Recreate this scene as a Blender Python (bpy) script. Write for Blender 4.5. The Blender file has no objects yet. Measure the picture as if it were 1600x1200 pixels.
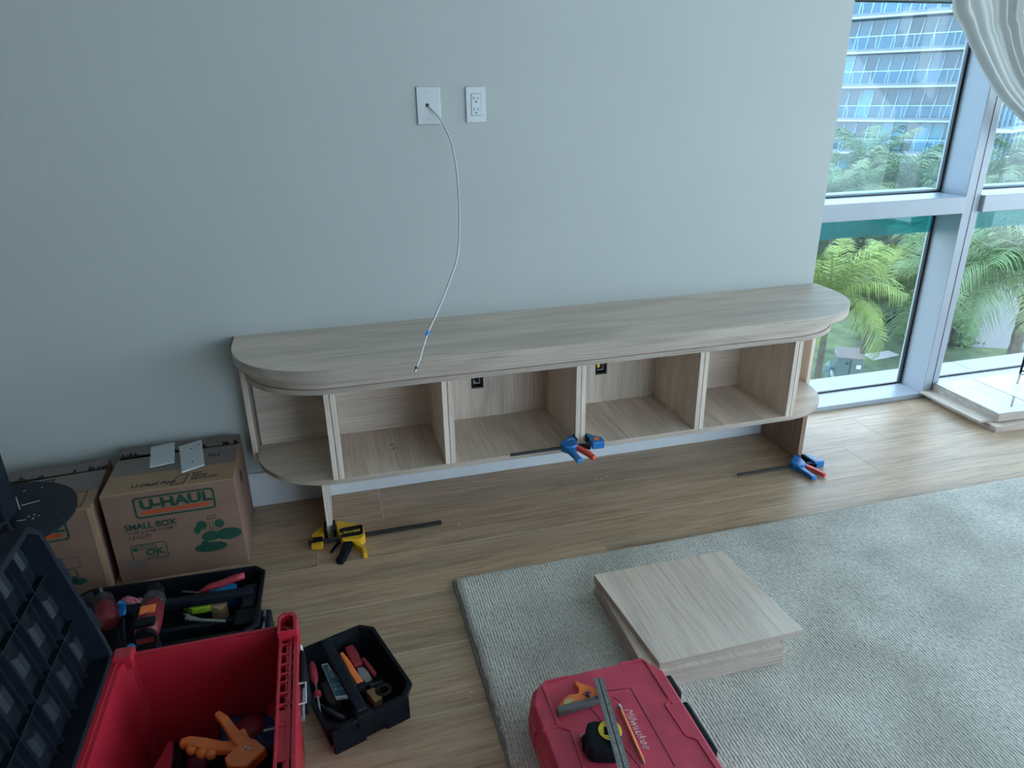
import bpy, bmesh, math, random
from mathutils import Vector, Matrix
random.seed(7)
S = bpy.context.scene
C = S.collection
PI = math.pi

# ---------------------------------------------------------------- camera
F_PX, PITCH, YAW, ROLL = 1105.0, 0.3892, 0.2569, -0.0164
CAM = Vector((0, -2.4917, 1.4303))
Fw = Vector((math.sin(YAW)*math.cos(PITCH), math.cos(YAW)*math.cos(PITCH), -math.sin(PITCH)))
R0 = Fw.cross(Vector((0, 0, 1))).normalized(); U0 = R0.cross(Fw)
Rt = R0*math.cos(ROLL)+U0*math.sin(ROLL); Up = -R0*math.sin(ROLL)+U0*math.cos(ROLL)
cd = bpy.data.cameras.new('camera'); cam = bpy.data.objects.new('camera', cd); C.objects.link(cam)
M = Matrix((Rt, Up, -Fw)).transposed().to_4x4(); M.translation = CAM
cam.matrix_world = M
cd.sensor_width = 36; cd.lens = F_PX*36/1600; cd.clip_end = 500; cd.clip_start = 0.02
S.camera = cam

# ---------------------------------------------------------------- world, sun, exposure
S.view_settings.view_transform = 'Standard'; S.view_settings.look = 'None'
S.view_settings.gamma = 1; S.view_settings.use_curve_mapping = False
S.view_settings.exposure = 0.45
W = bpy.data.worlds.new('sky'); S.world = W; W.use_nodes = True
nt = W.node_tree; nt.nodes.clear()
bg = nt.nodes.new('ShaderNodeBackground'); wo = nt.nodes.new('ShaderNodeOutputWorld')
tc = nt.nodes.new('ShaderNodeTexCoord'); sx = nt.nodes.new('ShaderNodeSeparateXYZ'); cr = nt.nodes.new('ShaderNodeValToRGB')
nt.links.new(tc.outputs['Generated'], sx.inputs[0]); nt.links.new(sx.outputs['Z'], cr.inputs[0])
cr.color_ramp.elements[0].position = 0.0; cr.color_ramp.elements[0].color = (0.72, 0.85, 1.0, 1)
cr.color_ramp.elements[1].position = 0.6; cr.color_ramp.elements[1].color = (0.58, 0.77, 1.0, 1)
nt.links.new(cr.outputs[0], bg.inputs[0]); nt.links.new(bg.outputs[0], wo.inputs[0])
bg.inputs[1].default_value = 4.3
sd = bpy.data.lights.new('sun', 'SUN'); sd.energy = 2.6; sd.angle = math.radians(8); sd.color = (1.0, 0.95, 0.85)
so = bpy.data.objects.new('sun', sd); C.objects.link(so)
so.rotation_euler = Vector((0.35, 0.35, -1)).to_track_quat('-Z', 'Y').to_euler()
# daylight: area lights added at two unseen window walls to brighten the room
def fill_light(name, loc, target, sx, sy, power, col):
    l = bpy.data.lights.new(name, 'AREA'); l.shape = 'RECTANGLE'; l.size = sx; l.size_y = sy; l.energy = power; l.color = col
    o = bpy.data.objects.new(name, l); C.objects.link(o); o.location = loc
    o.rotation_euler = (Vector(target)-Vector(loc)).to_track_quat('-Z', 'Z').to_euler()
fill_light('fill_right', (6.12, -1.5, 1.45), (0, -1.5, 1.2), 3.3, 2.5, 44, (0.74, 0.90, 1.0))
fill_light('fill_rear', (4.2, -5.05, 1.4), (3.4, 0, 1.1), 3.4, 2.4, 9, (0.74, 0.90, 1.0))
S.cycles.max_bounces = 8; S.cycles.diffuse_bounces = 5; S.cycles.transparent_max_bounces = 16
S.cycles.sample_clamp_indirect = 6

# ---------------------------------------------------------------- pixel -> world helpers (measured on the photograph)
def ray(u, v): return Fw + Rt*((u-800)/F_PX) + Up*((600-v)/F_PX)
def at_z(u, v, z): d = ray(u, v); return CAM + d*((z-CAM.z)/d.z)
def at_y(u, v, y): d = ray(u, v); return CAM + d*((y-CAM.y)/d.y)
def at_r(u, v, r): d = ray(u, v); return CAM + d*(r/math.hypot(d.x, d.y))

# ---------------------------------------------------------------- materials
def newmat(name):
    m = bpy.data.materials.new(name); m.use_nodes = True
    return m, m.node_tree, m.node_tree.nodes['Principled BSDF']
def N(nt, t, **kw):
    n = nt.nodes.new(t)
    for k, v in kw.items(): setattr(n, k, v)
    return n
def ramp(nt, stops):
    n = nt.nodes.new('ShaderNodeValToRGB'); e = n.color_ramp.elements
    while len(e) < len(stops): e.new(0.5)
    for i, (p, c) in enumerate(stops):
        e[i].position = p; e[i].color = (*c, 1)
    return n
def plain(name, col, rough=0.5, metal=0.0, var=0.12, scale=30, bump=0.0, spec=0.5, coord='Object', alpha=None):
    m, nt, b = newmat(name)
    t = N(nt, 'ShaderNodeTexCoord'); n = N(nt, 'ShaderNodeTexNoise'); n.inputs['Scale'].default_value = scale; n.inputs['Detail'].default_value = 4
    nt.links.new(t.outputs[coord], n.inputs['Vector'])
    r = ramp(nt, [(0.3, tuple(c*(1-var) for c in col)), (0.7, tuple(min(1, c*(1+var)) for c in col))])
    nt.links.new(n.outputs['Fac'], r.inputs[0]); nt.links.new(r.outputs[0], b.inputs['Base Color'])
    b.inputs['Roughness'].default_value = rough; b.inputs['Metallic'].default_value = metal
    b.inputs['Specular IOR Level'].default_value = spec
    if bump:
        bp = N(nt, 'ShaderNodeBump'); bp.inputs['Strength'].default_value = bump; bp.inputs['Distance'].default_value = 0.002
        nt.links.new(n.outputs['Fac'], bp.inputs['Height']); nt.links.new(bp.outputs[0], b.inputs['Normal'])
    return m
def wood(name, cols, axis=0, fine=220, stretch=0.02, rough=0.5, rnd=True, bump=0.15, big=2.5, spec=0.4):
    # grain runs along local axis; streaks of noise squeezed across it
    m, nt, b = newmat(name)
    t = N(nt, 'ShaderNodeTexCoord'); mp = N(nt, 'ShaderNodeMapping')
    s = [fine, fine, fine]
    for a_ in ((axis,) if axis < 3 else (0, 1)): s[a_] = fine*stretch
    mp.inputs['Scale'].default_value = s
    add = N(nt, 'ShaderNodeVectorMath', operation='ADD'); oi = N(nt, 'ShaderNodeObjectInfo')
    mul = N(nt, 'ShaderNodeMath', operation='MULTIPLY'); mul.inputs[1].default_value = 37.0 if rnd else 0
    nt.links.new(oi.outputs['Random'], mul.inputs[0])
    nt.links.new(t.outputs['Object'], mp.inputs[0]); nt.links.new(mp.outputs[0], add.inputs[0]); nt.links.new(mul.outputs[0], add.inputs[1])
    n = N(nt, 'ShaderNodeTexNoise'); n.inputs['Scale'].default_value = 1; n.inputs['Detail'].default_value = 6; n.inputs['Roughness'].default_value = 0.65; n.inputs['Distortion'].default_value = 0.3
    nt.links.new(add.outputs[0], n.inputs['Vector'])
    r = ramp(nt, [(0.3, cols[0]), (0.5, cols[1]), (0.72, cols[2])]); nt.links.new(n.outputs['Fac'], r.inputs[0])
    # broad cathedral / tone variation
    mp2 = N(nt, 'ShaderNodeMapping'); s2 = [big*4]*3; s2[axis % 3] = big*0.6; mp2.inputs['Scale'].default_value = s2
    add2 = N(nt, 'ShaderNodeVectorMath', operation='ADD'); nt.links.new(t.outputs['Object'], mp2.inputs[0]); nt.links.new(mp2.outputs[0], add2.inputs[0]); nt.links.new(mul.outputs[0], add2.inputs[1])
    n2 = N(nt, 'ShaderNodeTexNoise'); n2.inputs['Scale'].default_value = 1; n2.inputs['Detail'].default_value = 3; n2.inputs['Distortion'].default_value = 0.8
    nt.links.new(add2.outputs[0], n2.inputs['Vector'])
    r2 = ramp(nt, [(0.3, (0.80, 0.80, 0.80)), (0.7, (1.12, 1.1, 1.08))]); nt.links.new(n2.outputs['Fac'], r2.inputs[0])
    mx = N(nt, 'ShaderNodeMix', data_type='RGBA', blend_type='MULTIPLY'); mx.inputs['Factor'].default_value = 1
    nt.links.new(r.outputs[0], mx.inputs['A']); nt.links.new(r2.outputs[0], mx.inputs['B'])
    nt.links.new(mx.outputs['Result'], b.inputs['Base Color'])
    b.inputs['Roughness'].default_value = rough; b.inputs['Specular IOR Level'].default_value = spec
    if bump:
        bp = N(nt, 'ShaderNodeBump'); bp.inputs['Strength'].default_value = bump; bp.inputs['Distance'].default_value = 0.001
        nt.links.new(n.outputs['Fac'], bp.inputs['Height']); nt.links.new(bp.outputs[0], b.inputs['Normal'])
    return m
def glassmat(name, tint, refl=0.08, haze=0.0, hazecol=(0.7, 0.85, 0.95)):
    m = bpy.data.materials.new(name); m.use_nodes = True; nt = m.node_tree; nt.nodes.clear()
    o = N(nt, 'ShaderNodeOutputMaterial'); tr = N(nt, 'ShaderNodeBsdfTransparent'); tr.inputs[0].default_value = (*tint, 1)
    gl = N(nt, 'ShaderNodeBsdfGlossy'); gl.inputs['Roughness'].default_value = 0.0; gl.inputs[0].default_value = (1, 1, 1, 1)
    tint = tuple(c**.5 for c in tint); tr.inputs[0].default_value = (*tint, 1)
    lw = N(nt, 'ShaderNodeLayerWeight'); lw.inputs[0].default_value = .5; fr = N(nt, 'ShaderNodeMath', operation='POWER'); fr.inputs[1].default_value = 5
    nt.links.new(lw.outputs['Facing'], fr.inputs[0])
    mu = N(nt, 'ShaderNodeMath', operation='MULTIPLY_ADD'); mu.inputs[1].default_value = .8; mu.inputs[2].default_value = refl*.3
    mx = N(nt, 'ShaderNodeMixShader'); nt.links.new(fr.outputs[0], mu.inputs[0]); nt.links.new(mu.outputs[0], mx.inputs[0])
    nt.links.new(tr.outputs[0], mx.inputs[1]); nt.links.new(gl.outputs[0], mx.inputs[2])
    last = mx
    if haze:
        df = N(nt, 'ShaderNodeBsdfTranslucent'); df.inputs[0].default_value = (*hazecol, 1)
        t = N(nt, 'ShaderNodeTexCoord'); n = N(nt, 'ShaderNodeTexNoise'); n.inputs['Scale'].default_value = 3; n.inputs['Detail'].default_value = 5
        nt.links.new(t.outputs['Object'], n.inputs['Vector'])
        m2 = N(nt, 'ShaderNodeMath', operation='MULTIPLY'); m2.inputs[1].default_value = haze; nt.links.new(n.outputs['Fac'], m2.inputs[0])
        mx2 = N(nt, 'ShaderNodeMixShader'); nt.links.new(m2.outputs[0], mx2.inputs[0]); nt.links.new(mx.outputs[0], mx2.inputs[1]); nt.links.new(df.outputs[0], mx2.inputs[2])
        last = mx2
    nt.links.new(last.outputs[0], o.inputs[0])
    return m

LAM = [(0.47, 0.375, 0.30), (0.66, 0.555, 0.465), (0.75, 0.65, 0.56)]
m_lam_x = wood('laminate_grain_x', LAM, 0)
m_lam_y = wood('laminate_grain_y', LAM, 1)
m_lam_z = wood('laminate_grain_z', LAM, 2)
m_board = wood('board_laminate', [tuple(c*1.12 for c in k) for k in LAM], 1, rnd=True, rough=.32)
m_band = wood('edge_band_grain', [tuple(c*.68 for c in k) for k in LAM], 3, fine=260, stretch=.015)
m_edge = wood('raw_edge', [tuple(c*.75 for c in k) for k in LAM], 0, fine=150)
m_ply = wood('support_panel_wood', [(0.22, 0.13, 0.09), (0.30, 0.19, 0.13), (0.36, 0.24, 0.17)], 2)
m_oak = wood('oak_planks', [(0.31, 0.205, 0.125), (0.47, 0.335, 0.225), (0.57, 0.425, 0.30)], 0, fine=95, stretch=0.05, rough=0.40, bump=0.15, big=2.2)
m_seam = plain('seam_highlight', (0.75, 0.66, 0.54), 0.7)  # pale tone painted for the highlight along plank seams
m_wall = plain('wall_paint', (0.43, 0.45, 0.435), 0.55, var=0.015, scale=3, spec=0.3)
m_white = plain('white_trim', (0.66, 0.69, 0.72), 0.35, var=0.02)
m_alu = plain('window_frame_paint', (0.33, 0.365, 0.41), 0.35, var=0.03, scale=8)
m_gasket = plain('black_gasket', (0.01, 0.012, 0.015), 0.4)
m_ledge = plain('exterior_ledge', (0.36, 0.37, 0.37), 0.6, var=0.04, scale=12)
m_plate = plain('white_plastic', (0.50, 0.53, 0.54), 0.3, var=0.02)
m_blackp = plain('black_plastic', (0.007, 0.009, 0.013), 0.5, var=0.3, scale=40, bump=0.1, spec=.13)
m_navyp = plain('dark_blue_grey_plastic', (0.010, 0.014, 0.022), 0.5, var=0.25, scale=30, spec=.16)
m_red = plain('red_plastic', (0.44, 0.016, 0.034), 0.42, var=0.10, scale=14, bump=0.08)
m_redd = plain('dusty_red_plastic', (0.56, 0.050, 0.095), 0.5, var=0.16, scale=18, bump=0.1)
m_reds = plain('tool_grip_red', (0.30, 0.020, 0.035), 0.5)
m_gsteel = plain('dull_grey_steel', (0.14, 0.15, 0.15), 0.45, metal=0.4, scale=60)
m_redo = plain('red_orange_plastic', (0.72, 0.07, 0.04), 0.4)
m_redk = plain('worn_dark_red_plastic', (0.17, 0.012, 0.02), 0.5, var=0.2, scale=30)
m_orange = plain('orange_plastic', (0.85, 0.20, 0.045), 0.42)
m_blue = plain('blue_plastic', (0.01, 0.16, 0.46), 0.35)
m_bblue = plain('bright_blue_plastic', (0.02, 0.28, 0.75), 0.35)
m_yel = plain('yellow_plastic', (0.78, 0.42, 0.02), 0.4)
m_yel2 = plain('bright_yellow_plastic', (0.85, 0.62, 0.04), 0.4)
m_steel = plain('brushed_steel', (0.32, 0.34, 0.35), 0.35, metal=0.8, scale=60)
m_dsteel = plain('blackened_steel', (0.05, 0.05, 0.055), 0.4, metal=0.5, scale=60)
m_card = plain('cardboard_brown', (0.21, 0.12, 0.085), 0.8, var=0.10, scale=9, bump=0.1)
m_cardl = plain('cardboard_tan', (0.32, 0.20, 0.12), 0.75, var=0.08, scale=9, bump=0.1)
m_tape = plain('brown_packing_tape', (0.15, 0.11, 0.10), 0.35, var=0.1, scale=10)
m_green = plain('printed_green', (0.004, 0.052, 0.030), 0.7)
m_orangep = plain('printed_orange', (0.40, 0.060, 0.015), 0.7)
m_ink = plain('black_ink', (0.02, 0.02, 0.02), 0.6)
m_dark = plain('dark_void', (0.006, 0.006, 0.008), 0.8)
m_lime = plain('lime_plastic', (0.30, 0.50, 0.03), 0.4)
m_tan = plain('tan_wood_block', (0.50, 0.36, 0.18), 0.7)
m_pink = plain('pale_red_bag', (0.42, 0.12, 0.15), 0.4)
m_navy = plain('navy_fabric', (0.012, 0.03, 0.13), 0.8)
m_cream = plain('cream_label', (0.62, 0.68, 0.68), 0.5)
m_teallabel = plain('blue_label', (0.03, 0.14, 0.22), 0.3)
m_pencil = plain('pencil_orange', (0.85, 0.30, 0.10), 0.4)
m_whitelet = plain('worn_white_lettering', (0.62, 0.40, 0.42), 0.6, var=0.45, scale=120)
m_glass = glassmat('window_glass', (0.86, 0.93, 0.96), 0.04, haze=0.03)
m_glassd = glassmat('window_glass_lower', (0.87, 0.95, 0.96), 0.04, haze=0.008)
m_glassu = glassmat('window_glass_upper', (0.74, 0.92, 1.0), 0.05, haze=0.035)
m_teal = glassmat('teal_glass_band', (0.07, 0.30, 0.31), 0.12, haze=0.30, hazecol=(0.10, 0.40, 0.42))
m_wrap = glassmat('clear_plastic_wrap', (0.95, 0.97, 0.98), 0.06, haze=0.03, hazecol=(0.6, 0.65, 0.67))
m_whitewrap = plain('wrap_glare_and_crease', (0.50, 0.56, 0.58), 0.3, var=0.05)

def rugmat():
    m, nt, b = newmat('rug_pile')
    t = N(nt, 'ShaderNodeTexCoord'); mp = N(nt, 'ShaderNodeMapping'); nt.links.new(t.outputs['Object'], mp.inputs[0])
    mp.inputs['Scale'].default_value = (170, 85, 60); mp.inputs['Rotation'].default_value = (0, 0, 0.06)
    n = N(nt, 'ShaderNodeTexNoise'); n.inputs['Scale'].default_value = 1; n.inputs['Detail'].default_value = 3; nt.links.new(mp.outputs[0], n.inputs['Vector'])
    w = N(nt, 'ShaderNodeTexWave', wave_type='BANDS', bands_direction='X'); w.inputs['Scale'].default_value = 1; w.inputs['Distortion'].default_value = 2.0; w.inputs['Detail'].default_value = 2; w.inputs['Detail Scale'].default_value = 1.5
    mp2 = N(nt, 'ShaderNodeMapping'); mp2.inputs['Scale'].default_value = (38, 14, 30); mp2.inputs['Rotation'].default_value = (0, 0, 0.03); nt.links.new(t.outputs['Object'], mp2.inputs[0]); nt.links.new(mp2.outputs[0], w.inputs['Vector'])
    big = N(nt, 'ShaderNodeTexNoise'); big.inputs['Scale'].default_value = 4.5; big.inputs['Detail'].default_value = 5; nt.links.new(t.outputs['Object'], big.inputs['Vector'])
    a = N(nt, 'ShaderNodeMath', operation='MULTIPLY'); a.inputs[1].default_value = 0.24; nt.links.new(w.outputs['Fac'], a.inputs[0])
    s = N(nt, 'ShaderNodeMath', operation='MULTIPLY_ADD'); s.inputs[1].default_value = 0.92; nt.links.new(n.outputs['Fac'], s.inputs[0]); nt.links.new(a.outputs[0], s.inputs[2])
    r = ramp(nt, [(0.25, (0.28, 0.272, 0.245)), (0.55, (0.56, 0.54, 0.49)), (0.85, (0.74, 0.715, 0.65))]); nt.links.new(s.outputs[0], r.inputs[0])
    r2 = ramp(nt, [(0.35, (0.82, 0.82, 0.80)), (0.65, (1.08, 1.08, 1.08))]); nt.links.new(big.outputs['Fac'], r2.inputs[0])
    mx = N(nt, 'ShaderNodeMix', data_type='RGBA', blend_type='MULTIPLY'); mx.inputs['Factor'].default_value = 1
    nt.links.new(r.outputs[0], mx.inputs['A']); nt.links.new(r2.outputs[0], mx.inputs['B']); nt.links.new(mx.outputs['Result'], b.inputs['Base Color'])
    b.inputs['Roughness'].default_value = 0.95; b.inputs['Specular IOR Level'].default_value = 0.1
    bp = N(nt, 'ShaderNodeBump'); bp.inputs['Strength'].default_value = 0.7; bp.inputs['Distance'].default_value = 0.005
    nt.links.new(s.outputs[0], bp.inputs['Height']); nt.links.new(bp.outputs[0], b.inputs['Normal'])
    return m
m_rug = rugmat()
m_rugedge = plain('rug_binding', (0.20, 0.21, 0.20), 0.95, var=0.3, scale=200, bump=0.5)
m_curt = plain('sheer_curtain', (0.66, 0.65, 0.61), 0.8, var=0.03, scale=10)
nt = m_curt.node_tree; b = nt.nodes['Principled BSDF']; trn = N(nt, 'ShaderNodeBsdfTranslucent'); trn.inputs[0].default_value = (0.62, 0.63, 0.62, 1)
tp = N(nt, 'ShaderNodeBsdfTransparent'); mxa = N(nt, 'ShaderNodeMixShader'); mxa.inputs[0].default_value = 0.45; mxb = N(nt, 'ShaderNodeMixShader'); mxb.inputs[0].default_value = 0.10
nt.links.new(b.outputs[0], mxa.inputs[1]); nt.links.new(trn.outputs[0], mxa.inputs[2]); nt.links.new(mxa.outputs[0], mxb.inputs[1]); nt.links.new(tp.outputs[0], mxb.inputs[2])
nt.links.new(mxb.outputs[0], [n for n in nt.nodes if n.type == 'OUTPUT_MATERIAL'][0].inputs[0])

# ---------------------------------------------------------------- mesh builder
class MB:
    def __init__(s): s.v = []; s.f = []
    def add(s, vs, fs):
        o = len(s.v); s.v += [tuple(v) for v in vs]; s.f += [tuple(i+o for i in f) for f in fs]; return s
    def box(s, x0, x1, y0, y1, z0, z1):
        return s.add([(x0, y0, z0), (x1, y0, z0), (x1, y1, z0), (x0, y1, z0), (x0, y0, z1), (x1, y0, z1), (x1, y1, z1), (x0, y1, z1)],
                     [(0, 3, 2, 1), (4, 5, 6, 7), (0, 1, 5, 4), (1, 2, 6, 5), (2, 3, 7, 6), (3, 0, 4, 7)])
    def cbox(s, c, sz, rot=None):
        r = rot or Matrix.Identity(3); h = [k/2 for k in sz]; vs = []
        for z in (-1, 1):
            for x, y in ((-1, -1), (1, -1), (1, 1), (-1, 1)): vs.append(Vector(c)+r @ Vector((x*h[0], y*h[1], z*h[2])))
        return s.add(vs, [(0, 3, 2, 1), (4, 5, 6, 7), (0, 1, 5, 4), (1, 2, 6, 5), (2, 3, 7, 6), (3, 0, 4, 7)])
    def prism(s, pts, z0, z1, taper=1.0):
        n = len(pts); cx = sum(p[0] for p in pts)/n; cy = sum(p[1] for p in pts)/n
        vs = [(cx+(p[0]-cx)*taper, cy+(p[1]-cy)*taper, z0) for p in pts]+[(p[0], p[1], z1) for p in pts]
        a = sum(pts[i][0]*pts[(i+1) % n][1]-pts[(i+1) % n][0]*pts[i][1] for i in range(n))
        fs = [tuple(range(n-1, -1, -1)), tuple(range(n, 2*n))]+[(i, (i+1) % n, n+(i+1) % n, n+i) for i in range(n)]
        if a < 0: fs = [tuple(reversed(f)) for f in fs]
        return s.add(vs, fs)
    def ring(s, po, pi_, z0, z1):      # open frame between two outlines of equal count
        n = len(po); vs = [(p[0], p[1], z) for z in (z0, z1) for p in po]+[(p[0], p[1], z) for z in (z0, z1) for p in pi_]
        fs = []
        for i in range(n):
            j = (i+1) % n
            fs += [(i, j, n+j, n+i), (2*n+j, 2*n+i, 3*n+i, 3*n+j), (n+i, n+j, 3*n+j, 3*n+i), (j, i, 2*n+i, 2*n+j)]
        return s.add(vs, fs)
    def tube(s, path, r, n=8, caps=True):
        path = [Vector(p) for p in path]; rs = r if isinstance(r, (list, tuple)) else [r]*len(path)
        vs = []; prev = None
        for i, p in enumerate(path):
            t = (path[min(i+1, len(path)-1)]-path[max(i-1, 0)]).normalized()
            if prev is None: a = t.orthogonal().normalized()
            else: a = (prev-t*prev.dot(t)).normalized()
            prev = a; b = t.cross(a)
            for k in range(n): q = 2*PI*k/n; vs.append(p+(a*math.cos(q)+b*math.sin(q))*rs[i])
        fs = [(i*n+k, i*n+(k+1) % n, (i+1)*n+(k+1) % n, (i+1)*n+k) for i in range(len(path)-1) for k in range(n)]
        if caps: fs += [tuple(range(n-1, -1, -1)), tuple((len(path)-1)*n+k for k in range(n))]
        return s.add(vs, fs)
    def bar(s, path, w, t, up=(0, 0, 1)):   # flat strip section w (sideways) x t (along up)
        path = [Vector(p) for p in path]; up = Vector(up); vs = []
        ws = w if isinstance(w, (list, tuple)) else [w]*len(path)
        for i, p in enumerate(path):
            d = (path[min(i+1, len(path)-1)]-path[max(i-1, 0)]).normalized(); sd_ = d.cross(up).normalized(); u = sd_.cross(d)
            for a, b in ((-1, -1), (1, -1), (1, 1), (-1, 1)): vs.append(p+sd_*a*ws[i]/2+u*b*t/2)
        fs = [(i*4+k, i*4+(k+1) % 4, (i+1)*4+(k+1) % 4, (i+1)*4+k) for i in range(len(path)-1) for k in range(4)]
        fs += [(3, 2, 1, 0), tuple((len(path)-1)*4+k for k in range(4))]
        return s.add(vs, fs)
    def lathe(s, prof, n=24, c=(0, 0, 0), rot=None):
        r = rot or Matrix.Identity(3); vs = []
        for (R, z) in prof:
            for k in range(n): q = 2*PI*k/n; vs.append(Vector(c)+r @ Vector((R*math.cos(q), R*math.sin(q), z)))
        m = len(prof)
        fs = [(i*n+k, i*n+(k+1) % n, (i+1)*n+(k+1) % n, (i+1)*n+k) for i in range(m-1) for k in range(n)]
        fs += [tuple(range(n-1, -1, -1)), tuple((m-1)*n+k for k in range(n))]
        return s.add(vs, fs)
    def obj(s, name, mat, parent=None, loc=(0, 0, 0), rot=(0, 0, 0), bevel=0.0, smooth=False, seg=2, fix=True):
        me = bpy.data.meshes.new(name); me.from_pydata(s.v, [], s.f)
        if fix:
            bm = bmesh.new(); bm.from_mesh(me); bmesh.ops.recalc_face_normals(bm, faces=bm.faces); bm.to_mesh(me); bm.free()
        me.materials.append(mat); me.update()
        if smooth: me.polygons.foreach_set('use_smooth', [True]*len(me.polygons))
        o = bpy.data.objects.new(name, me); C.objects.link(o); o.location = loc; o.rotation_euler = rot
        if parent: o.parent = parent
        if bevel:
            md = o.modifiers.new('bevel', 'BEVEL'); md.width = bevel; md.segments = seg; md.limit_method = 'ANGLE'; md.angle_limit = 0.6
        return o

def thing(name, label, cat, loc=(0, 0, 0), rot=(0, 0, 0), group=None):
    o = bpy.data.objects.new(name, None); C.objects.link(o); o.location = loc; o.rotation_euler = rot
    o.empty_display_size = 0.05
    return tag(o, label, cat, group)
def tag(o, label, cat, group=None):
    o['label'] = label; o['category'] = cat
    if group: o['group'] = group
    return o
def struct(o): o['kind'] = 'structure'; return o
def text(name, s, mat, parent, o, right, up, size, ext=0.0004, align='LEFT', bold=0.0, shear=0.0, sx_=1.0):
    cu = bpy.data.curves.new(name, 'FONT'); cu.body = s; cu.size = size; cu.extrude = ext; cu.align_x = align; cu.offset = bold; cu.shear = shear
    cu.resolution_u = 3
    to = bpy.data.objects.new(name, cu); C.objects.link(to)
    me = bpy.data.meshes.new_from_object(to, depsgraph=bpy.context.evaluated_depsgraph_get())
    bpy.data.objects.remove(to); me.materials.clear(); me.materials.append(mat)
    ob = bpy.data.objects.new(name, me); C.objects.link(ob); ob.parent = parent
    r = Vector(right).normalized(); u = Vector(up); u = (u-r*u.dot(r)).normalized(); n = r.cross(u)
    mt = Matrix((r*sx_, u, n)).transposed().to_4x4(); mt.translation = Vector(o); ob.matrix_local = mt
    return ob
def copy_tree(o, parent=None):
    c = o.copy(); C.objects.link(c); c.parent = parent
    for ch in list(o.children): copy_tree(ch, c)
    return c
def arc(cx, cy, rx, ry, a0, a1, n=20, e=1.0):
    out = []
    for i in range(n+1):
        a = math.radians(a0+(a1-a0)*i/n); c_, s_ = math.cos(a), math.sin(a)
        out.append((cx+rx*math.copysign(abs(c_)**e, c_), cy+ry*math.copysign(abs(s_)**e, s_)))
    return out
def rrect(x0, x1, y0, y1, r, n=4):
    return arc(x1-r, y1-r, r, r, 0, 90, n)+arc(x0+r, y1-r, r, r, 90, 180, n)+arc(x0+r, y0+r, r, r, 180, 270, n)+arc(x1-r, y0+r, r, r, 270, 360, n)

# ================================================================ SETTING
XL, XR, YB, CH = -2.6, 6.2, -5.2, 2.75
WX = 1.972                       # where the plaster wall ends and the glazing starts
GY = 0.253                       # glass plane
struct(MB().box(XL, WX, 0, 0.32, 0, CH).obj('wall_back', m_wall))
struct(MB().box(XL-.15, XL, YB, 0.32, 0, CH).obj('wall_left', m_wall))
struct(MB().box(XL-.15, 1.2, YB-.15, YB, 0, CH).obj('wall_rear', m_wall))
struct(MB().box(XL-.15, XR+.9, YB-.9, 0.95, CH, CH+.3).obj('ceiling', m_wall))
struct(MB().box(XL, WX-.002, -0.014, 0, 0, 0.139).obj('baseboard_back', m_white, bevel=0.002))
fl = struct(MB().box(XL-.15, XR+.15, YB-.15, 0.33, -0.35, -0.0008).obj('floor', m_seam))
# planks: rows along x
rows = []; w = 0.233; y = -0.228
ystarts = []
k = -1
while y+w*(-k) > YB: k += 1
top = -0.228+w*3
yy = top
row_i = 0
meshes = {}
joint = {0: 0.3, 1: 0.1+0.002, 2: 0.1, 3: -0.136, 4: 0.81, 5: 1.3, 6: -0.9, 7: 0.35}
while yy > YB:
    y1 = yy; y0 = yy-w
    if y0 < 0.33:
        j = {0: 0.9, 1: 0.45, 2: 0.1, 3: -0.136, 4: 0.81, 5: 1.65, 6: -0.75, 7: 1.1}.get(row_i, random.uniform(-1, 1))
        x = j-2.2*math.ceil((j-XL)/2.2)
        while x < XR:
            a = max(x, XL); bx = min(x+2.2, XR); yt = min(y1, 0.11)
            if bx-a > 0.02 and yt-y0 > 0.01:
                L = round(bx-a, 3); D = round(yt-y0, 3); key = (L, D)
                if key not in meshes:
                    o = MB().box(0.0009, L-0.0009, 0.0014, D-0.0014, -0.0099, 0).obj('plank', m_oak, fl, (a, y0, 0)); meshes[key] = o.data
                else:
                    o = bpy.data.objects.new('plank', meshes[key]); C.objects.link(o); o.parent = fl; o.location = (a, y0, 0)
            x += 2.2
    yy -= w; row_i += 1

# ---- window wall (same plane as the plaster wall, glass set back)
ZT0, ZT1, ZH0, ZH1 = 0.905, 0.980, 1.757, 1.83   # transom, upper transom
posts = [(2.79, 2.875), (4.15, 4.235), (5.5, 5.585)]
win = thing('window_1', 'white framed floor to ceiling glazing right of the plaster wall', 'window'); del win['category']; del win['label']; struct(win)
MB().box(WX, XR, 0.107, 0.285, 0, 0.024).obj('sill', m_alu, win, bevel=0.002)
MB().box(WX, XR, 0.107, 0.285, CH-.09, CH).obj('head_frame', m_alu, win, bevel=0.002)
for (a, b_) in posts:
    p = MB().box(a, b_, 0.107, 0.285, 0.0, CH-.09).obj('mullion', m_alu, win, bevel=0.003)
    MB().box(a+.046, a+.049, 0.1055, 0.108, 0.0, CH-.09).obj('groove', m_dsteel, p)
bays = [(WX, 2.79), (2.875, 4.15), (4.235, 5.5), (5.585, XR)]
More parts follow.
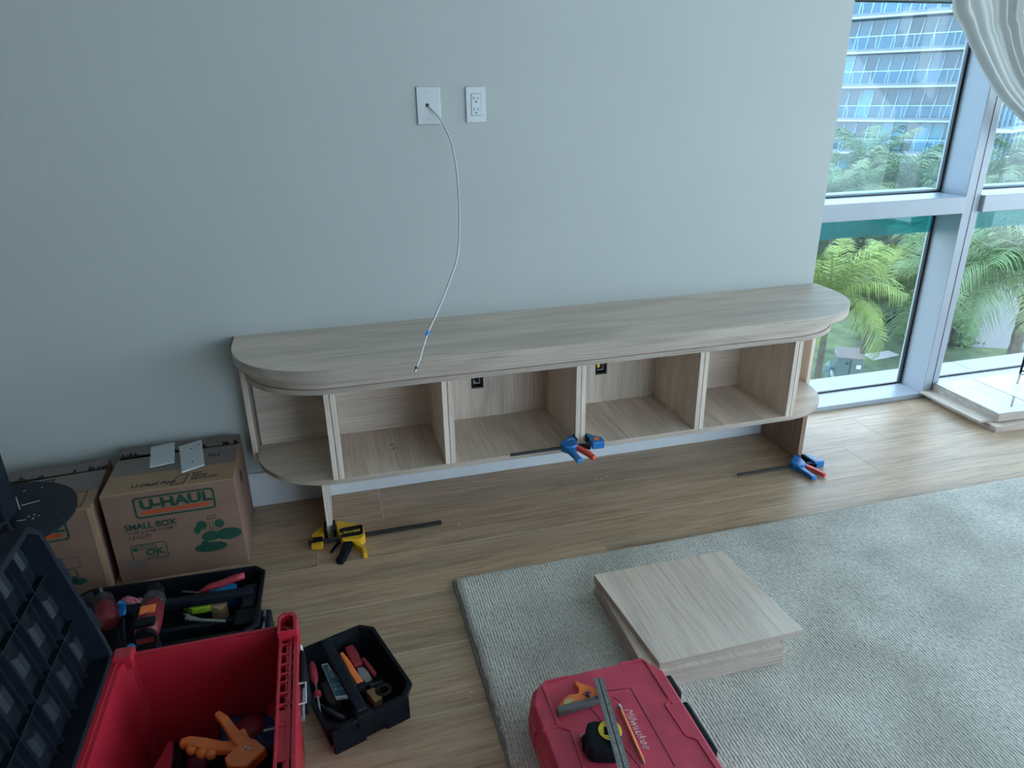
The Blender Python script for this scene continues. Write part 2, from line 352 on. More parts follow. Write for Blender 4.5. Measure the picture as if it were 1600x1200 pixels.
for i, (a, b_) in enumerate(bays):
    e = 0.018 if i == 0 else 0.0
    MB().box(a, b_-e, 0.085, 0.28, ZT0, ZT1).obj('transom', m_alu, win, bevel=0.004)
    MB().box(a, b_, 0.107, 0.28, ZH0, ZH1).obj('transom', m_alu, win, bevel=0.004)
    for (z0, z1, gm) in ((0.024, ZT0, m_glassd), (ZT1, ZH0, m_glassu), (ZH1, CH-.09, m_glass)):
        g = MB()
        g.box(a, b_, GY-.004, GY+.008, z0, z0+.007).box(a, b_, GY-.004, GY+.008, z1-.005, z1)
        g.box(b_-.014, b_, GY-.006, GY+.008, z0, z1).box(a, a+.007, GY-.004, GY+.008, z0, z1)
        g.obj('gasket', m_gasket, win)
        MB().box(a+.005, b_-.012, GY, GY+.006, z0+.004, z1-.004).obj('pane', gm, win)
    MB().box(a+.006, b_-.013, GY-.0035, GY-.001, 0.797, ZT0+.002).obj('tinted_strip', m_teal, win)
    MB().box(a, b_, GY+.012, GY+.085, ZT0+.06, ZT1+.012).obj('outer_cap', m_ledge, win, bevel=0.003)
x = WX
while x < XR:
    MB().box(x+.002, x+1.318, 0.286, 0.43, -0.25, 0.020).obj('ledge_stone', m_ledge, win, bevel=0.003); x += 1.32
# unseen side and rear glazing, added to brighten the room (its daylight lamps inside)
w2 = thing('unseen_window_2', '', ''); del w2['category']; del w2['label']; struct(w2)
MB().box(XR, XR+.1, YB, 0.285, 0, 0.05).obj('sill', m_alu, w2); MB().box(XR, XR+.1, YB, 0.285, CH-.09, CH).obj('head_frame', m_alu, w2)
for yq in (YB, -3.9, -2.6, -1.3, 0.2): MB().box(XR, XR+.1, yq, yq+.085, 0.05, CH-.09).obj('mullion', m_alu, w2)
MB().box(XR+.04, XR+.046, YB+.085, 0.2, 0.05, CH-.09).obj('pane', m_glassd, w2)
w3 = thing('unseen_window_3', '', ''); del w3['category']; del w3['label']; struct(w3)
MB().box(1.2, XR, YB-.1, YB, 0, 0.05).obj('sill', m_alu, w3); MB().box(1.2, XR, YB-.1, YB, CH-.09, CH).obj('head_frame', m_alu, w3)
for xq in (1.2, 2.6, 4.0, 5.4, 6.1): MB().box(xq, xq+.085, YB-.1, YB, 0.05, CH-.09).obj('mullion', m_alu, w3)
MB().box(1.285, 6.1, YB-.05, YB-.044, 0.05, CH-.09).obj('pane', m_glassd, w3)

# ================================================================ CABINET
XD = [-0.0554, 0.3209, 0.7906, 1.2621, 1.6526]
cab = thing('media_cabinet', 'long low wood-grain cabinet with rounded ends and open cubbies, fixed to the wall', 'cabinet', (0.8, 0, 0.24))
LX, LZ = 0.8, 0.24
def cpart(name, mb, mat, bevel=0.0008):
    mb.v = [(a-LX, b, c-LZ) for a, b, c in mb.v]; return mb.obj(name, mat, cab, bevel=bevel)
def stadium(xl, xr, yf, rl, rr, ry, y0=-0.0005, e=1.0):
    return [(xr, y0)]+[(xl, y0)]+arc(xl+rl, yf+ry, rl, ry, 180, 270, 22, e)+arc(xr-rr, yf+ry, rr, ry, 270, 360, 22, e)
cpart('countertop', MB().prism(stadium(-.333, 1.985, -.432, .33, .38, .34, e=.93), .637, .672), m_lam_x, .0012)
def band(name, xl, xr, yf, rl, rr, ry, z0, z1, e=1.0):
    P = [p for p in stadium(xl, xr, yf, rl, rr, ry, e=e)][2:]; P = [(xl, -.001)]+P+[(xr, -.001)]
    vs = []; fs = []
    for i, p in enumerate(P):
        a = P[max(i-1, 0)]; b_ = P[min(i+1, len(P)-1)]; d = Vector((b_[0]-a[0], b_[1]-a[1])).normalized(); nx_, ny_ = d.y, -d.x
        for q, z in ((.0007, z0), (.0007, z1), (-.002, z1), (-.002, z0)): vs.append((p[0]+nx_*q, p[1]+ny_*q, z))
    n = len(P)
    for i in range(n-1):
        for k in range(4): fs.append((i*4+k, i*4+(k+1) % 4, (i+1)*4+(k+1) % 4, (i+1)*4+k))
    cpart(name, MB().add(vs, fs), m_band, 0)
band('edge_band', -.333, 1.985, -.432, .33, .38, .34, .6376, .6712, .93)
band('edge_band', -.305, 1.925, -.388, .28, .30, .30, .5946, .6366)
band('edge_band', -.309, 1.945, -.36, .28, .28, .28, .5634, .5806)
band('edge_band', -.309, 1.945, -.36, .28, .28, .28, .2391, .2562)
cpart('sub_top', MB().prism(stadium(-.305, 1.925, -.388, .28, .30, .30), .594, .637), m_lam_x)
cpart('spacer', MB().prism(stadium(-.28, 1.90, -.325, .26, .28, .26, y0=-.02), .581, .594), m_edge, 0)
cpart('top_panel', MB().prism(stadium(-.309, 1.945, -.36, .28, .28, .28), .563, .581), m_lam_x)
cpart('bottom_panel', MB().prism(stadium(-.309, 1.945, -.36, .28, .28, .28), .2387, .2567), m_lam_x)
for xd in XD:
    for k in (0, 1):
        cpart('divider', MB().box(xd+.0190*k, xd+.0190*k+.0170, -.3605, -.018, .2567, .563), m_lam_z, .0006)
# floor liners: cubby floors have their own grain
for i in range(4):
    cpart('cubby_floor', MB().box(XD[i]+.0365, XD[i+1]-.0005, -.3602, -.0185, .2567, .2577), m_lam_y if i else m_lam_y, 0)
# cubby fronts: darker edge below
def backp(x0, x1, hole=None, mat=None):
    mb = MB()
    if hole:
        a, b_, c_, d_ = hole
        mb.box(x0, a, -.018, -.0005, .2567, .563).box(b_, x1, -.018, -.0005, .2567, .563).box(a, b_, -.018, -.0005, .2567, c_).box(a, b_, -.018, -.0005, d_, .563)
    else: mb.box(x0, x1, -.018, -.0005, .2567, .563)
    cpart('back_panel', mb, mat, 0)
backp(-.30, XD[0], None, m_lam_x); backp(XD[0]+.036, XD[1], None, m_lam_x)
backp(XD[1]+.036, XD[2], (.488, .536, .380, .455), m_lam_z); backp(XD[2]+.036, XD[3], (.997, .1+.947, .378, .455), m_lam_z)
backp(XD[3]+.036, XD[4], None, m_lam_x); backp(XD[4]+.036, 1.94, None, m_lam_x)
cpart('end_strip', MB().box(-.327, -.309, -.075, -.0005, .226, .592), m_lam_z)
cpart('end_strip', MB().box(1.946, 1.964, -.085, -.0005, .236, .592), m_lam_z)
# pencilled figures on the second cubby's floor
mk = MB()
for (u, v, du) in ((609, 695, 4), (614, 694.5, 2), (610, 701, 3), (614, 700.5, 2.5), (619, 699.5, 2.5)):
    a = at_z(u, v, .2577); b_ = at_z(u+du, v+random.uniform(-2, 2), .2577); mk.bar([a, b_], .0022, .0003)
    c_ = at_z(u+du*.5, v+2.5, .2577); mk.bar([b_, c_], .0018, .0003)
cpart('pencil_marks', mk, m_ink, 0)
# outlet boxes seen through the cut-outs
for nm, a, b_, z0, z1, lb, inner in (('junction_box', .491, .533, .383, .450, 'black outlet box with metal tab in left square cut-out of cabinet back', 0), ('junction_box', 1.0, 1.044, .381, .450, 'black outlet box with yellow connector in right square cut-out of cabinet back', 1)):
    t = thing(nm, lb, 'outlet box', ((a+b_)/2, 0, z0)); cx = (a+b_)/2
    MB().ring(rrect(a-cx, b_-cx, 0, z1-z0, .004), rrect(a-cx+.006, b_-cx-.006, .006, z1-z0-.006, .004), 0, .014).obj('shell', m_blackp, t, rot=(PI/2, 0, 0))
    MB().box(a-cx, b_-cx, -.003, -.0006, 0, z1-z0).obj('back_plate', m_dark, t)
    MB().ring(rrect(a-cx+.006, b_-cx-.008, .012, z1-z0, .004), rrect(a-cx+.009, b_-cx-.011, .015, z1-z0-.003, .004), 0, .002).obj('metal_rim', m_steel, t, loc=(0, -.005, 0), rot=(PI/2, 0, 0))
    if inner: MB().prism([(-.016, .026), (-.006, .026), (-.003, .045), (-.018, .045)], 0, .008).obj('connector', m_yel2, t, loc=(0, -.004, 0), rot=(PI/2, 0, 0))
    else:
        MB().lathe([(.005, 0), (.005, .006), (.002, .007)], 12, rot=Matrix.Rotation(PI/2, 3, 'X'), c=(-.010, -.004, .020)).obj('coupler', m_steel, t)
        MB().box(-.014, .006, -.008, -.004, .012, .016).obj('metal_tab', m_steel, t)

# support panels standing on the floor under the cabinet
tag(MB().box(-.0995, -.0805, -.28, -.016, 0, .2382).obj('support_panel', m_lam_z), 'narrow wood-grain panel propping the left end of the cabinet', 'panel')
sp = thing('support_panel', 'reddish brown panel propping the right end of the cabinet', 'panel', (1.812, -.15, 0))
MB().box(-.0100, .0090, -.129, .134, 0, .2382).obj('panel_core', m_ply, sp)
MB().box(-.0100, .0090, -.1300, -.1292, 0, .2382).obj('edge_band', m_ply, sp)

# ================================================================ WALL PLATES + CABLE
def wallplate(name, label, x0, x1, z0, z1, kind):
    cx, cz = (x0+x1)/2, (z0+z1)/2; w_, h_ = (x1-x0)/2, (z1-z0)/2
    t = thing(name, label, 'wall plate', (cx, 0, cz))
    if kind == 'out':
        a, b_ = .0165, .034
        MB().ring(rrect(-w_, w_, -h_, h_, .003), rrect(-a, a, -b_, b_, .001), 0, .006).obj('cover_plate', m_plate, t, rot=(PI/2, 0, 0), bevel=.0012)
        rec = MB().box(-a+.0006, a-.0006, -.0075, -.0005, -b_+.0006, b_-.0006).obj('receptacle', m_plate, t, bevel=.0006)
        for s in (-1, 1):
            zc = s*.0175
            mb = MB(); mb.box(-.0085, -.0068, -.0080, -.0074, zc-.001, zc+.0075).box(.0058, .0075, -.0080, -.0074, zc-.001, zc+.0065).box(-.0110, -.0085, -.0080, -.0074, zc+.0025, zc+.004)
            mb.lathe([(.0027, 0), (.0027, .0007)], 10, (0, -.0074, zc-.0085), Matrix.Rotation(PI/2, 3, 'X'))
            mb.obj('socket_slots', m_ink, rec)
    else:
        q = [(0.011*math.cos(2*PI*k/24+PI/24), 0.011*math.sin(2*PI*k/24+PI/24)) for k in range(24)]
        mb = MB().box(-w_, w_, -.007, -.0003, -h_, h_); mb.obj('cover_plate', m_plate, t, bevel=.0025)
        MB().lathe([(.0062, 0), (.0062, .0006)], 18, (-.004, -.0068, .001), Matrix.Rotation(PI/2, 3, 'X')).obj('cable_hole', m_dark, t)
        for s in (-1, 1):
            MB().lathe([(.003, 0), (.0026, .0012)], 12, (-.004, -.0068, s*.042), Matrix.Rotation(PI/2, 3, 'X')).obj('screw', m_steel, t)
    return t
wallplate('cable_outlet', 'white cover plate with a cable coming out of its centre hole', .346, .424, 1.340, 1.457, 'cable')
wallplate('power_outlet', 'white double socket outlet to the right of the cable plate', .511, .578, 1.343, 1.455, 'out')
def smooth_path(pts, n=6):
    out = []
    P = [pts[0]]+pts+[pts[-1]]
    for i in range(1, len(P)-2):
        for k in range(n):
            t_ = k/n; a, b_, c_, d_ = P[i-1], P[i], P[i+1], P[i+2]
            out.append(0.5*((2*b_)+(c_-a)*t_+(2*a-5*b_+4*c_-d_)*t_*t_+(3*b_-a-3*c_+d_)*t_**3))
    out.append(pts[-1]); return out
cp = [Vector((.381, -.004, 1.3995))]+[at_y(u, v, y) for u, v, y in ((677, 174, -.02), (690, 190, -.045), (707, 230, -.10), (716.5, 300, -.18), (716, 390, -.28), (702, 440, -.34), (682, 490, -.41), (668, 521, -.45), (656, 560, -.495))]
end = at_y(651, 573, -.508); end2 = at_y(648.5, 581, -.515)
cab_t = thing('coaxial_cable', 'thin white cable hanging from the wall plate over the cabinet top', 'cable', cp[0])
L0 = cp[0]
path = smooth_path(cp+[end]); MB().tube([p-L0 for p in path], .0030, 8).obj('cord', m_plate, cab_t, smooth=True)
MB().tube([end-L0, end.lerp(end2, .5)-L0], .0045, 10).obj('collar', m_ink, cab_t); MB().tube([end.lerp(end2, .5)-L0, end2-L0], [.0042, .0034], 10).obj('metal_tip', m_steel, cab_t)
rg = at_y(668, 521, -.45); rg2 = at_y(670, 517, -.447); MB().tube([rg-(rg2-rg)-L0, rg-L0, rg2-L0], [.0042, .006, .0042], 10).obj('blue_clip', m_bblue, cab_t)['label'] = 'blue clip on the cord'

# ================================================================ CLAMPS
def clamp(name, label, loc, xbar0, xbar1, xbody, xfix, cols, s=1.0, letter=False):
    # lies flat: bar along x, jaws reach +y, grips reach -y
    body, grip, trig = cols
    t = thing(name, label, 'clamp', loc)
    mb = MB().box(xbar0, xbar1, -.004, .004, -.0022*2, .0022*2); mb.obj('bar', m_dsteel, t, bevel=.0006)
    b0 = xbody
    poly = [(b0-.066, -.010), (b0-.070, .006), (b0-.060, .022), (b0-.040, .034), (b0-.022, .055), (b0-.008, .058), (b0-.006, .03), (b0-.010, -.004), (b0-.016, -.022), (b0-.036, -.030), (b0-.056, -.026)]
    poly = [((p[0]-b0)*s+b0, p[1]*s) for p in poly]
    bd = MB().prism(poly, -.014*s, .016*s).obj('slide_body', body, t, bevel=.004)
    MB().prism([(b0-.006*s, .024*s), (b0-.006*s, .062*s), (b0, .062*s), (b0, .024*s)], -.012*s, .014*s).obj('pad', m_blackp, t, bevel=.001)
    def hnd(pts, w0):
        return MB().bar([Vector((p[0]*s+b0, p[1]*s, p[2]*s)) for p in pts], [q*s for q in w0], .016*s)
    hnd([(-.046, -.018, .002), (-.044, -.045, .0), (-.040, -.075, -.002), (-.036, -.105, -.004)], (.030, .024, .020, .024)).obj('grip', grip, t, bevel=.004)
    hnd([(-.018, -.012, .002), (-.006, -.035, .0), (.008, -.065, -.002), (.018, -.098, -.004)], (.018, .020, .020, .016)).obj('trigger', trig, t, bevel=.004)
    hnd([(-.004, -.004, .0), (.020, -.016, 0), (.030, -.028, 0)], (.010, .008, .007)).obj('release_lever', m_blackp, t, bevel=.001)
    f0 = xfix
    poly = [(f0+.006*s, -.020*s), (f0+.050*s, -.022*s), (f0+.054*s, .012*s), (f0+.030*s, .034*s), (f0+.016*s, .058*s), (f0+.006*s, .058*s)]
    MB().prism(poly, -.014*s, .014*s).obj('fixed_jaw', body, t, bevel=.003)
    MB().prism([(f0, .02*s), (f0+.006*s, .02*s), (f0+.006*s, .06*s), (f0, .06*s)], -.012*s, .012*s).obj('pad', m_blackp, t, bevel=.001)
    return t, b0, f0
t1, b0, f0 = clamp('bar_clamp', 'blue bar clamp with red trigger gripping the cabinet divider', (.80, -.405, .283), -.262, .072, -.0095, .0265, (m_blue, m_blue, m_redo))
MB().prism([(f0+.018, -.004), (f0+.036, -.006), (f0+.036, .012), (f0+.02, .014)], .014, .0155).obj('red_sticker', m_orange, t1)
MB().bar([(b0-.04, .018, .0165), (b0-.024, .024, .0165), (b0-.012, .022, .0165)], .004, .0006).obj('white_stripe', m_plate, t1)
t2, b0, f0 = clamp('bar_clamp', 'blue bar clamp with red trigger on the floor at the right support panel', (1.812, -.338, .0145), -.325, .072, -.0110, .0095, (m_blue, m_blue, m_redo))
MB().prism([(f0+.016, -.010), (f0+.040, -.012), (f0+.040, .012), (f0+.018, .012)], .014, .0155).obj('sticker', m_plate, t2)
MB().prism([(f0+.024, -.004), (f0+.036, -.005), (f0+.036, .005), (f0+.024, .006)], .0155, .0162).obj('red_print', m_red, t2)
# yellow clamp: fixed jaw on the left, sliding body on the right
t3 = thing('bar_clamp', 'yellow and black bar clamp on the floor at the left support panel', 'clamp', (-.090, -.345, .0185))
MB().box(-.075, .385, -.0075, .0075, -.005, .005).obj('bar', m_dsteel, t3, bevel=.0008)
MB().prism([(-.020, .088), (-.030, .088), (-.062, .05), (-.066, -.02), (-.030, -.028), (-.022, .01)], -.016, .004).obj('fixed_jaw', m_yel, t3, bevel=.003)
MB().prism([(-.062, -.004), (-.060, .024), (-.026, .020), (-.026, -.006)], .003, .008).obj('jaw_cap', m_blackp, t3, bevel=.002)
MB().box(-.019, -.0105, .035, .095, -.016, .020).obj('pad', m_blackp, t3, bevel=.002)
MB().box(.0105, .019, .035, .095, -.016, .020).obj('pad', m_blackp, t3, bevel=.002)
MB().prism([(.020, .085), (.032, .090), (.078, .062), (.112, .04), (.116, -.022), (.100, -.046), (.040, -.034), (.026, .01)], -.017, .016).obj('slide_body', m_yel, t3, bevel=.003)
lb = MB().prism([(.030, .028), (.040, .036), (.106, .040), (.112, .030), (.110, -.016), (.100, -.022), (.034, -.022)], .016, .0185).obj('label_plate', m_blackp, t3, bevel=.001)
text('lettering', 'DEWALT', m_yel2, lb, (.100, .012, .0186), (-1, -.06, 0), (0, -1, 0), .017, bold=.0004)
MB().bar([(.058, -.028, -.002), (.050, -.06, -.003), (.036, -.100, -.005), (.022, -.128, -.006)], [.034, .030, .026, .026], .022).obj('grip', m_blackp, t3, bevel=.005)
MB().bar([(.078, -.032, -.002), (.088, -.06, -.003), (.104, -.080, -.004), (.108, -.118, -.006)], [.018, .016, .014, .014], .022).obj('trigger', m_yel, t3, bevel=.003)
MB().bar([(.028, -.014, -.004), (.010, -.040, -.006), (-.002, -.062, -.008)], [.010, .008, .006], .008).obj('release_lever', m_blackp, t3, bevel=.001)

# ================================================================ RUG
rx0, rx1, ry0, ry1 = .284, 3.6, -3.4, -.668
rug = thing('rug', 'pale grey-green ribbed rug lying on the oak floor', 'rug', (rx0, ry1, 0))
mb = MB(); nx, ny = 150, 120
def rugz(x, y, ex): return .0195+.0012*math.sin(x*9+y*4)*math.sin(y*7)
vs = []; fs = []
for j in range(ny+1):
    for i in range(nx+1):
        fx = i/nx; fy = j/ny; x = (rx1-rx0)*(fx**1.4); y = -(ry1-ry0)*(fy**1.4)
        ed = min(x, -y); jx = random.uniform(-.0016, .0016)
        z = rugz(x, y, ed)*(1 if ed > .012 else .75+.25*ed/.012)+random.uniform(-.0005, .0005)
        if i == 0: x += jx*2
        if j == 0: y += jx*2
        vs.append((x, y, z))
for j in range(ny):
    for i in range(nx):
        a = j*(nx+1)+i; fs.append((a, a+1, a+nx+2, a+nx+1))
# side skirts
o = len(vs)
for i in range(nx+1): x, y, z = vs[i]; vs.append((x, y+.002, .004))
for i in range(nx): fs.append((i, i+1, o+i+1, o+i))
o2 = len(vs)
for j in range(ny+1): x, y, z = vs[j*(nx+1)]; vs.append((x-.002, y, .004))
for j in range(ny): fs.append((j*(nx+1), (j+1)*(nx+1), o2+j+1, o2+j))
MB().add(vs, fs).obj('pile', m_rug, rug, smooth=True, fix=True)
MB().box(-.010, rx1-rx0, -(ry1-ry0), .002, 0.0004, .0075).obj('backing', m_rugedge, rug, bevel=.002)

# ================================================================ BOARD STACK ON THE RUG
def board4(name, pts, z0, z1, mat, label, grp=None, cat='board'):
    c_ = Vector((sum(p[0] for p in pts)/4, sum(p[1] for p in pts)/4, z0))
    o = MB().prism([(p[0]-c_.x, p[1]-c_.y) for p in pts], 0, z1-z0).obj(name, mat, None, c_, bevel=.0006)
    for (i, j) in ((0, 1), (3, 0)):
        a = Vector((pts[i][0]-c_.x, pts[i][1]-c_.y, (z1-z0)/2)); b_ = Vector((pts[j][0]-c_.x, pts[j][1]-c_.y, (z1-z0)/2)); d = (b_-a).normalized(); n = Vector((d.y, -d.x, 0))*.0004
        MB().bar([a+d*.0006+n, b_-d*.0006+n], .0012, z1-z0-.001).obj('edge_band', m_band, o)
    return tag(o, label, cat, grp)
base = .0205
def quad(cx, cy, w_, h_, a):
    c_, s_ = math.cos(a), math.sin(a)
    return [(cx+x*c_-y*s_, cy+x*s_+y*c_) for x, y in ((-w_/2, -h_/2), (w_/2, -h_/2), (w_/2, h_/2), (-w_/2, h_/2))]
lbls = ['wood-grain square board lying directly on the rug, bottom of its stack', 'wood-grain square board in the rug stack, second from the bottom', 'wood-grain square board in the rug stack, directly under the skewed top one', 'wood-grain square board lying skewed on top of the stack on the rug']
g = 'boards stacked on the rug'
for i, (dx, dy, a) in enumerate(((0, 0, .0), (.002, -.003, .002), (-.001, .001, -.002))):
    board4('board', quad(.871+dx-.006, -1.062+dy, .385, .395, a-.02), base+.0181*i, base+.0181*i+.0179, m_board, lbls[i], g)
board4('board', [(.702, -1.245), (1.124, -1.240), (1.100, -.866), (.672, -.865)], base+.0543, base+.0722, m_board, lbls[3], g)

# ================================================================ WRAPPED BOARD STACK BY THE WINDOW
m_wrapb = wood('wrapped_board_laminate', [tuple(c*.62 for c in k) for k in LAM], 0)
ws = [
 ('wood-grain board on the floor by the window, bottom of its stack', 2.800, 3.38, -.318, .052, 0.0, .0175, m_board),
 ('wood-grain board by the window, second from the bottom of its stack', 2.800, 3.38, -.316, .050, .0178, .0270, m_board),
 ('thin pale board sticking out to the left in the stack by the window', 2.765, 3.30, -.262, .095, .0272, .0372, m_board),
 ('board wrapped in clear plastic by the window, under the topmost one', 2.832, 3.41, -.290, .088, .0374, .0555, m_wrapb),
 ('board wrapped in clear plastic on top of the stack by the window', 2.832, 3.41, -.290, .088, .0557, .0740, m_wrapb)]
for i, (lb_, a, b_, c_, d_, z0, z1, mt) in enumerate(ws):
    q = quad((a+b_)/2, (c_+d_)/2, b_-a, d_-c_, -.03)
    ob = board4('board', q, z0, z1, mt, lb_, 'boards by the window')
wr = thing('plastic_wrap', 'clear plastic wrap with white glare bands around the top boards by the window', 'packaging', ((2.832+3.41)/2, (-.29+.088)/2, .0375), (0, 0, -.03))
W_, D_ = (3.41-2.832)/2+.002, (.088+.290)/2+.002
mb = MB(); nxx, nyy = 26, 20
vs = []; fs = []
mb.box(-W_, W_, -D_, D_, 0.0002, .0380); mb.obj('film', m_wrap, wr, bevel=.002)
MB().prism([(-W_+.004, -D_+.004), (-W_+.115, -D_+.004), (-W_+.115, D_-.004), (-W_+.004, D_-.004)], .0381, .0388).obj('glare_band', m_whitewrap, wr)  # pale strips imitate glare on the wrapped top
MB().prism([(-W_+.240, -D_+.004), (-W_+.40, -D_+.004), (-W_+.36, D_-.004), (-W_+.225, D_-.004)], .0381, .0388).obj('glare_band', m_whitewrap, wr)
for k in range(16):
    yk = random.uniform(-D_+.02, D_-.02); mb = MB(); z = random.uniform(.006, .03)
    mb.tube([(-W_-.0006, yk, z), (-W_-.0035, yk+.012, z+random.uniform(-.006, .006)), (-W_-.0006, yk+.026, z+random.uniform(-.004, .004))], .0009, 5)
    mb.obj('crease', m_whitewrap, wr)

# black wire stand at the right border
st = thing('wire_stand', 'thin black metal rod stand at the window sill', 'stand', (3.36, .02, 0))
MB().tube([(-.006, .060, .002), (-.004, .060, .30), (0, .060, .56)], .0055, 8).obj('leg', m_blackp, st)
MB().tube([(.40, .0, .002), (.37, .03, .30), (.35, .05, .56)], .0055, 8).obj('leg', m_blackp, st)
MB().tube([(.18, -.32, .002), (.18, -.16, .30), (.18, 0, .56)], .0055, 8).obj('leg', m_blackp, st)
MB().tube([(-.006, .060, .085), (.39, .012, .085)], .0042, 8).obj('crossbar', m_blackp, st)
MB().lathe([(.20, 0), (.205, .006), (.205, .02), (.20, .026)], 32, (.175, .04, .555)).obj('top_disc', m_blackp, st)

# ================================================================ CURTAIN
Lc = [at_y(u, v, -.02) for u, v in ((1478, 0), (1490, 40), (1505, 75), (1517, 98), (1535, 130), (1552, 155), (1575, 178), (1600, 198))]
Rc = [at_y(u, v, -.02) for u, v in ((1590, -3), (1588, 30), (1589, 60), (1594, 86), (1600, 105))]
Lc = [Vector((2.20, -.02, CH-.02)), Vector((2.27, -.02, 2.2))]+Lc+[Vector((3.12, -.02, 1.19)), Vector((3.5, -.02, 1.13))]
Rc = [Vector((2.86, -.02, CH-.02)), Vector((2.76, -.02, 2.2))]+Rc+[Vector((2.95, -.02, 1.36)), Vector((3.15, -.02, 1.25)), Vector((3.5, -.02, 1.17))]
def resample(P, n):
    P = smooth_path(P, 6); L = [0]
    for i in range(1, len(P)): L.append(L[-1]+(P[i]-P[i-1]).length)
    out = []; j = 0
    for k in range(n+1):
        t_ = L[-1]*k/n
        while j < len(L)-2 and L[j+1] < t_: j += 1
        out.append(P[j].lerp(P[j+1], (t_-L[j])/max(1e-9, L[j+1]-L[j])))
    return out
nr, nc = 90, 110
A = resample(Lc, nr); B = resample(Rc, nr); vs = []; fs = []
for r in range(nr+1):
    for c_ in range(nc+1):
        f = c_/nc; p = A[r].lerp(B[r], f); wdt = (B[r]-A[r]).length
        ph = f*2*PI*4.5+.8*math.sin(r*.07)+.6*math.sin(f*9)
        d = .020*math.sin(ph)*(0.4+.6*math.sin(f*5+1)**2)+.004*math.sin(ph*2.3+r*.05)
        vs.append((p.x, p.y-.035+d, p.z))
for r in range(nr):
    for c_ in range(nc): a = r*(nc+1)+c_; fs.append((a, a+1, a+nc+2, a+nc+1))
cu = MB().add(vs, fs).obj('curtain', m_curt, smooth=True, fix=False); tag(cu, 'sheer white curtain gathered and swept aside in front of the window', 'curtain')
md = cu.modifiers.new('s', 'SOLIDIFY'); md.thickness = .0012

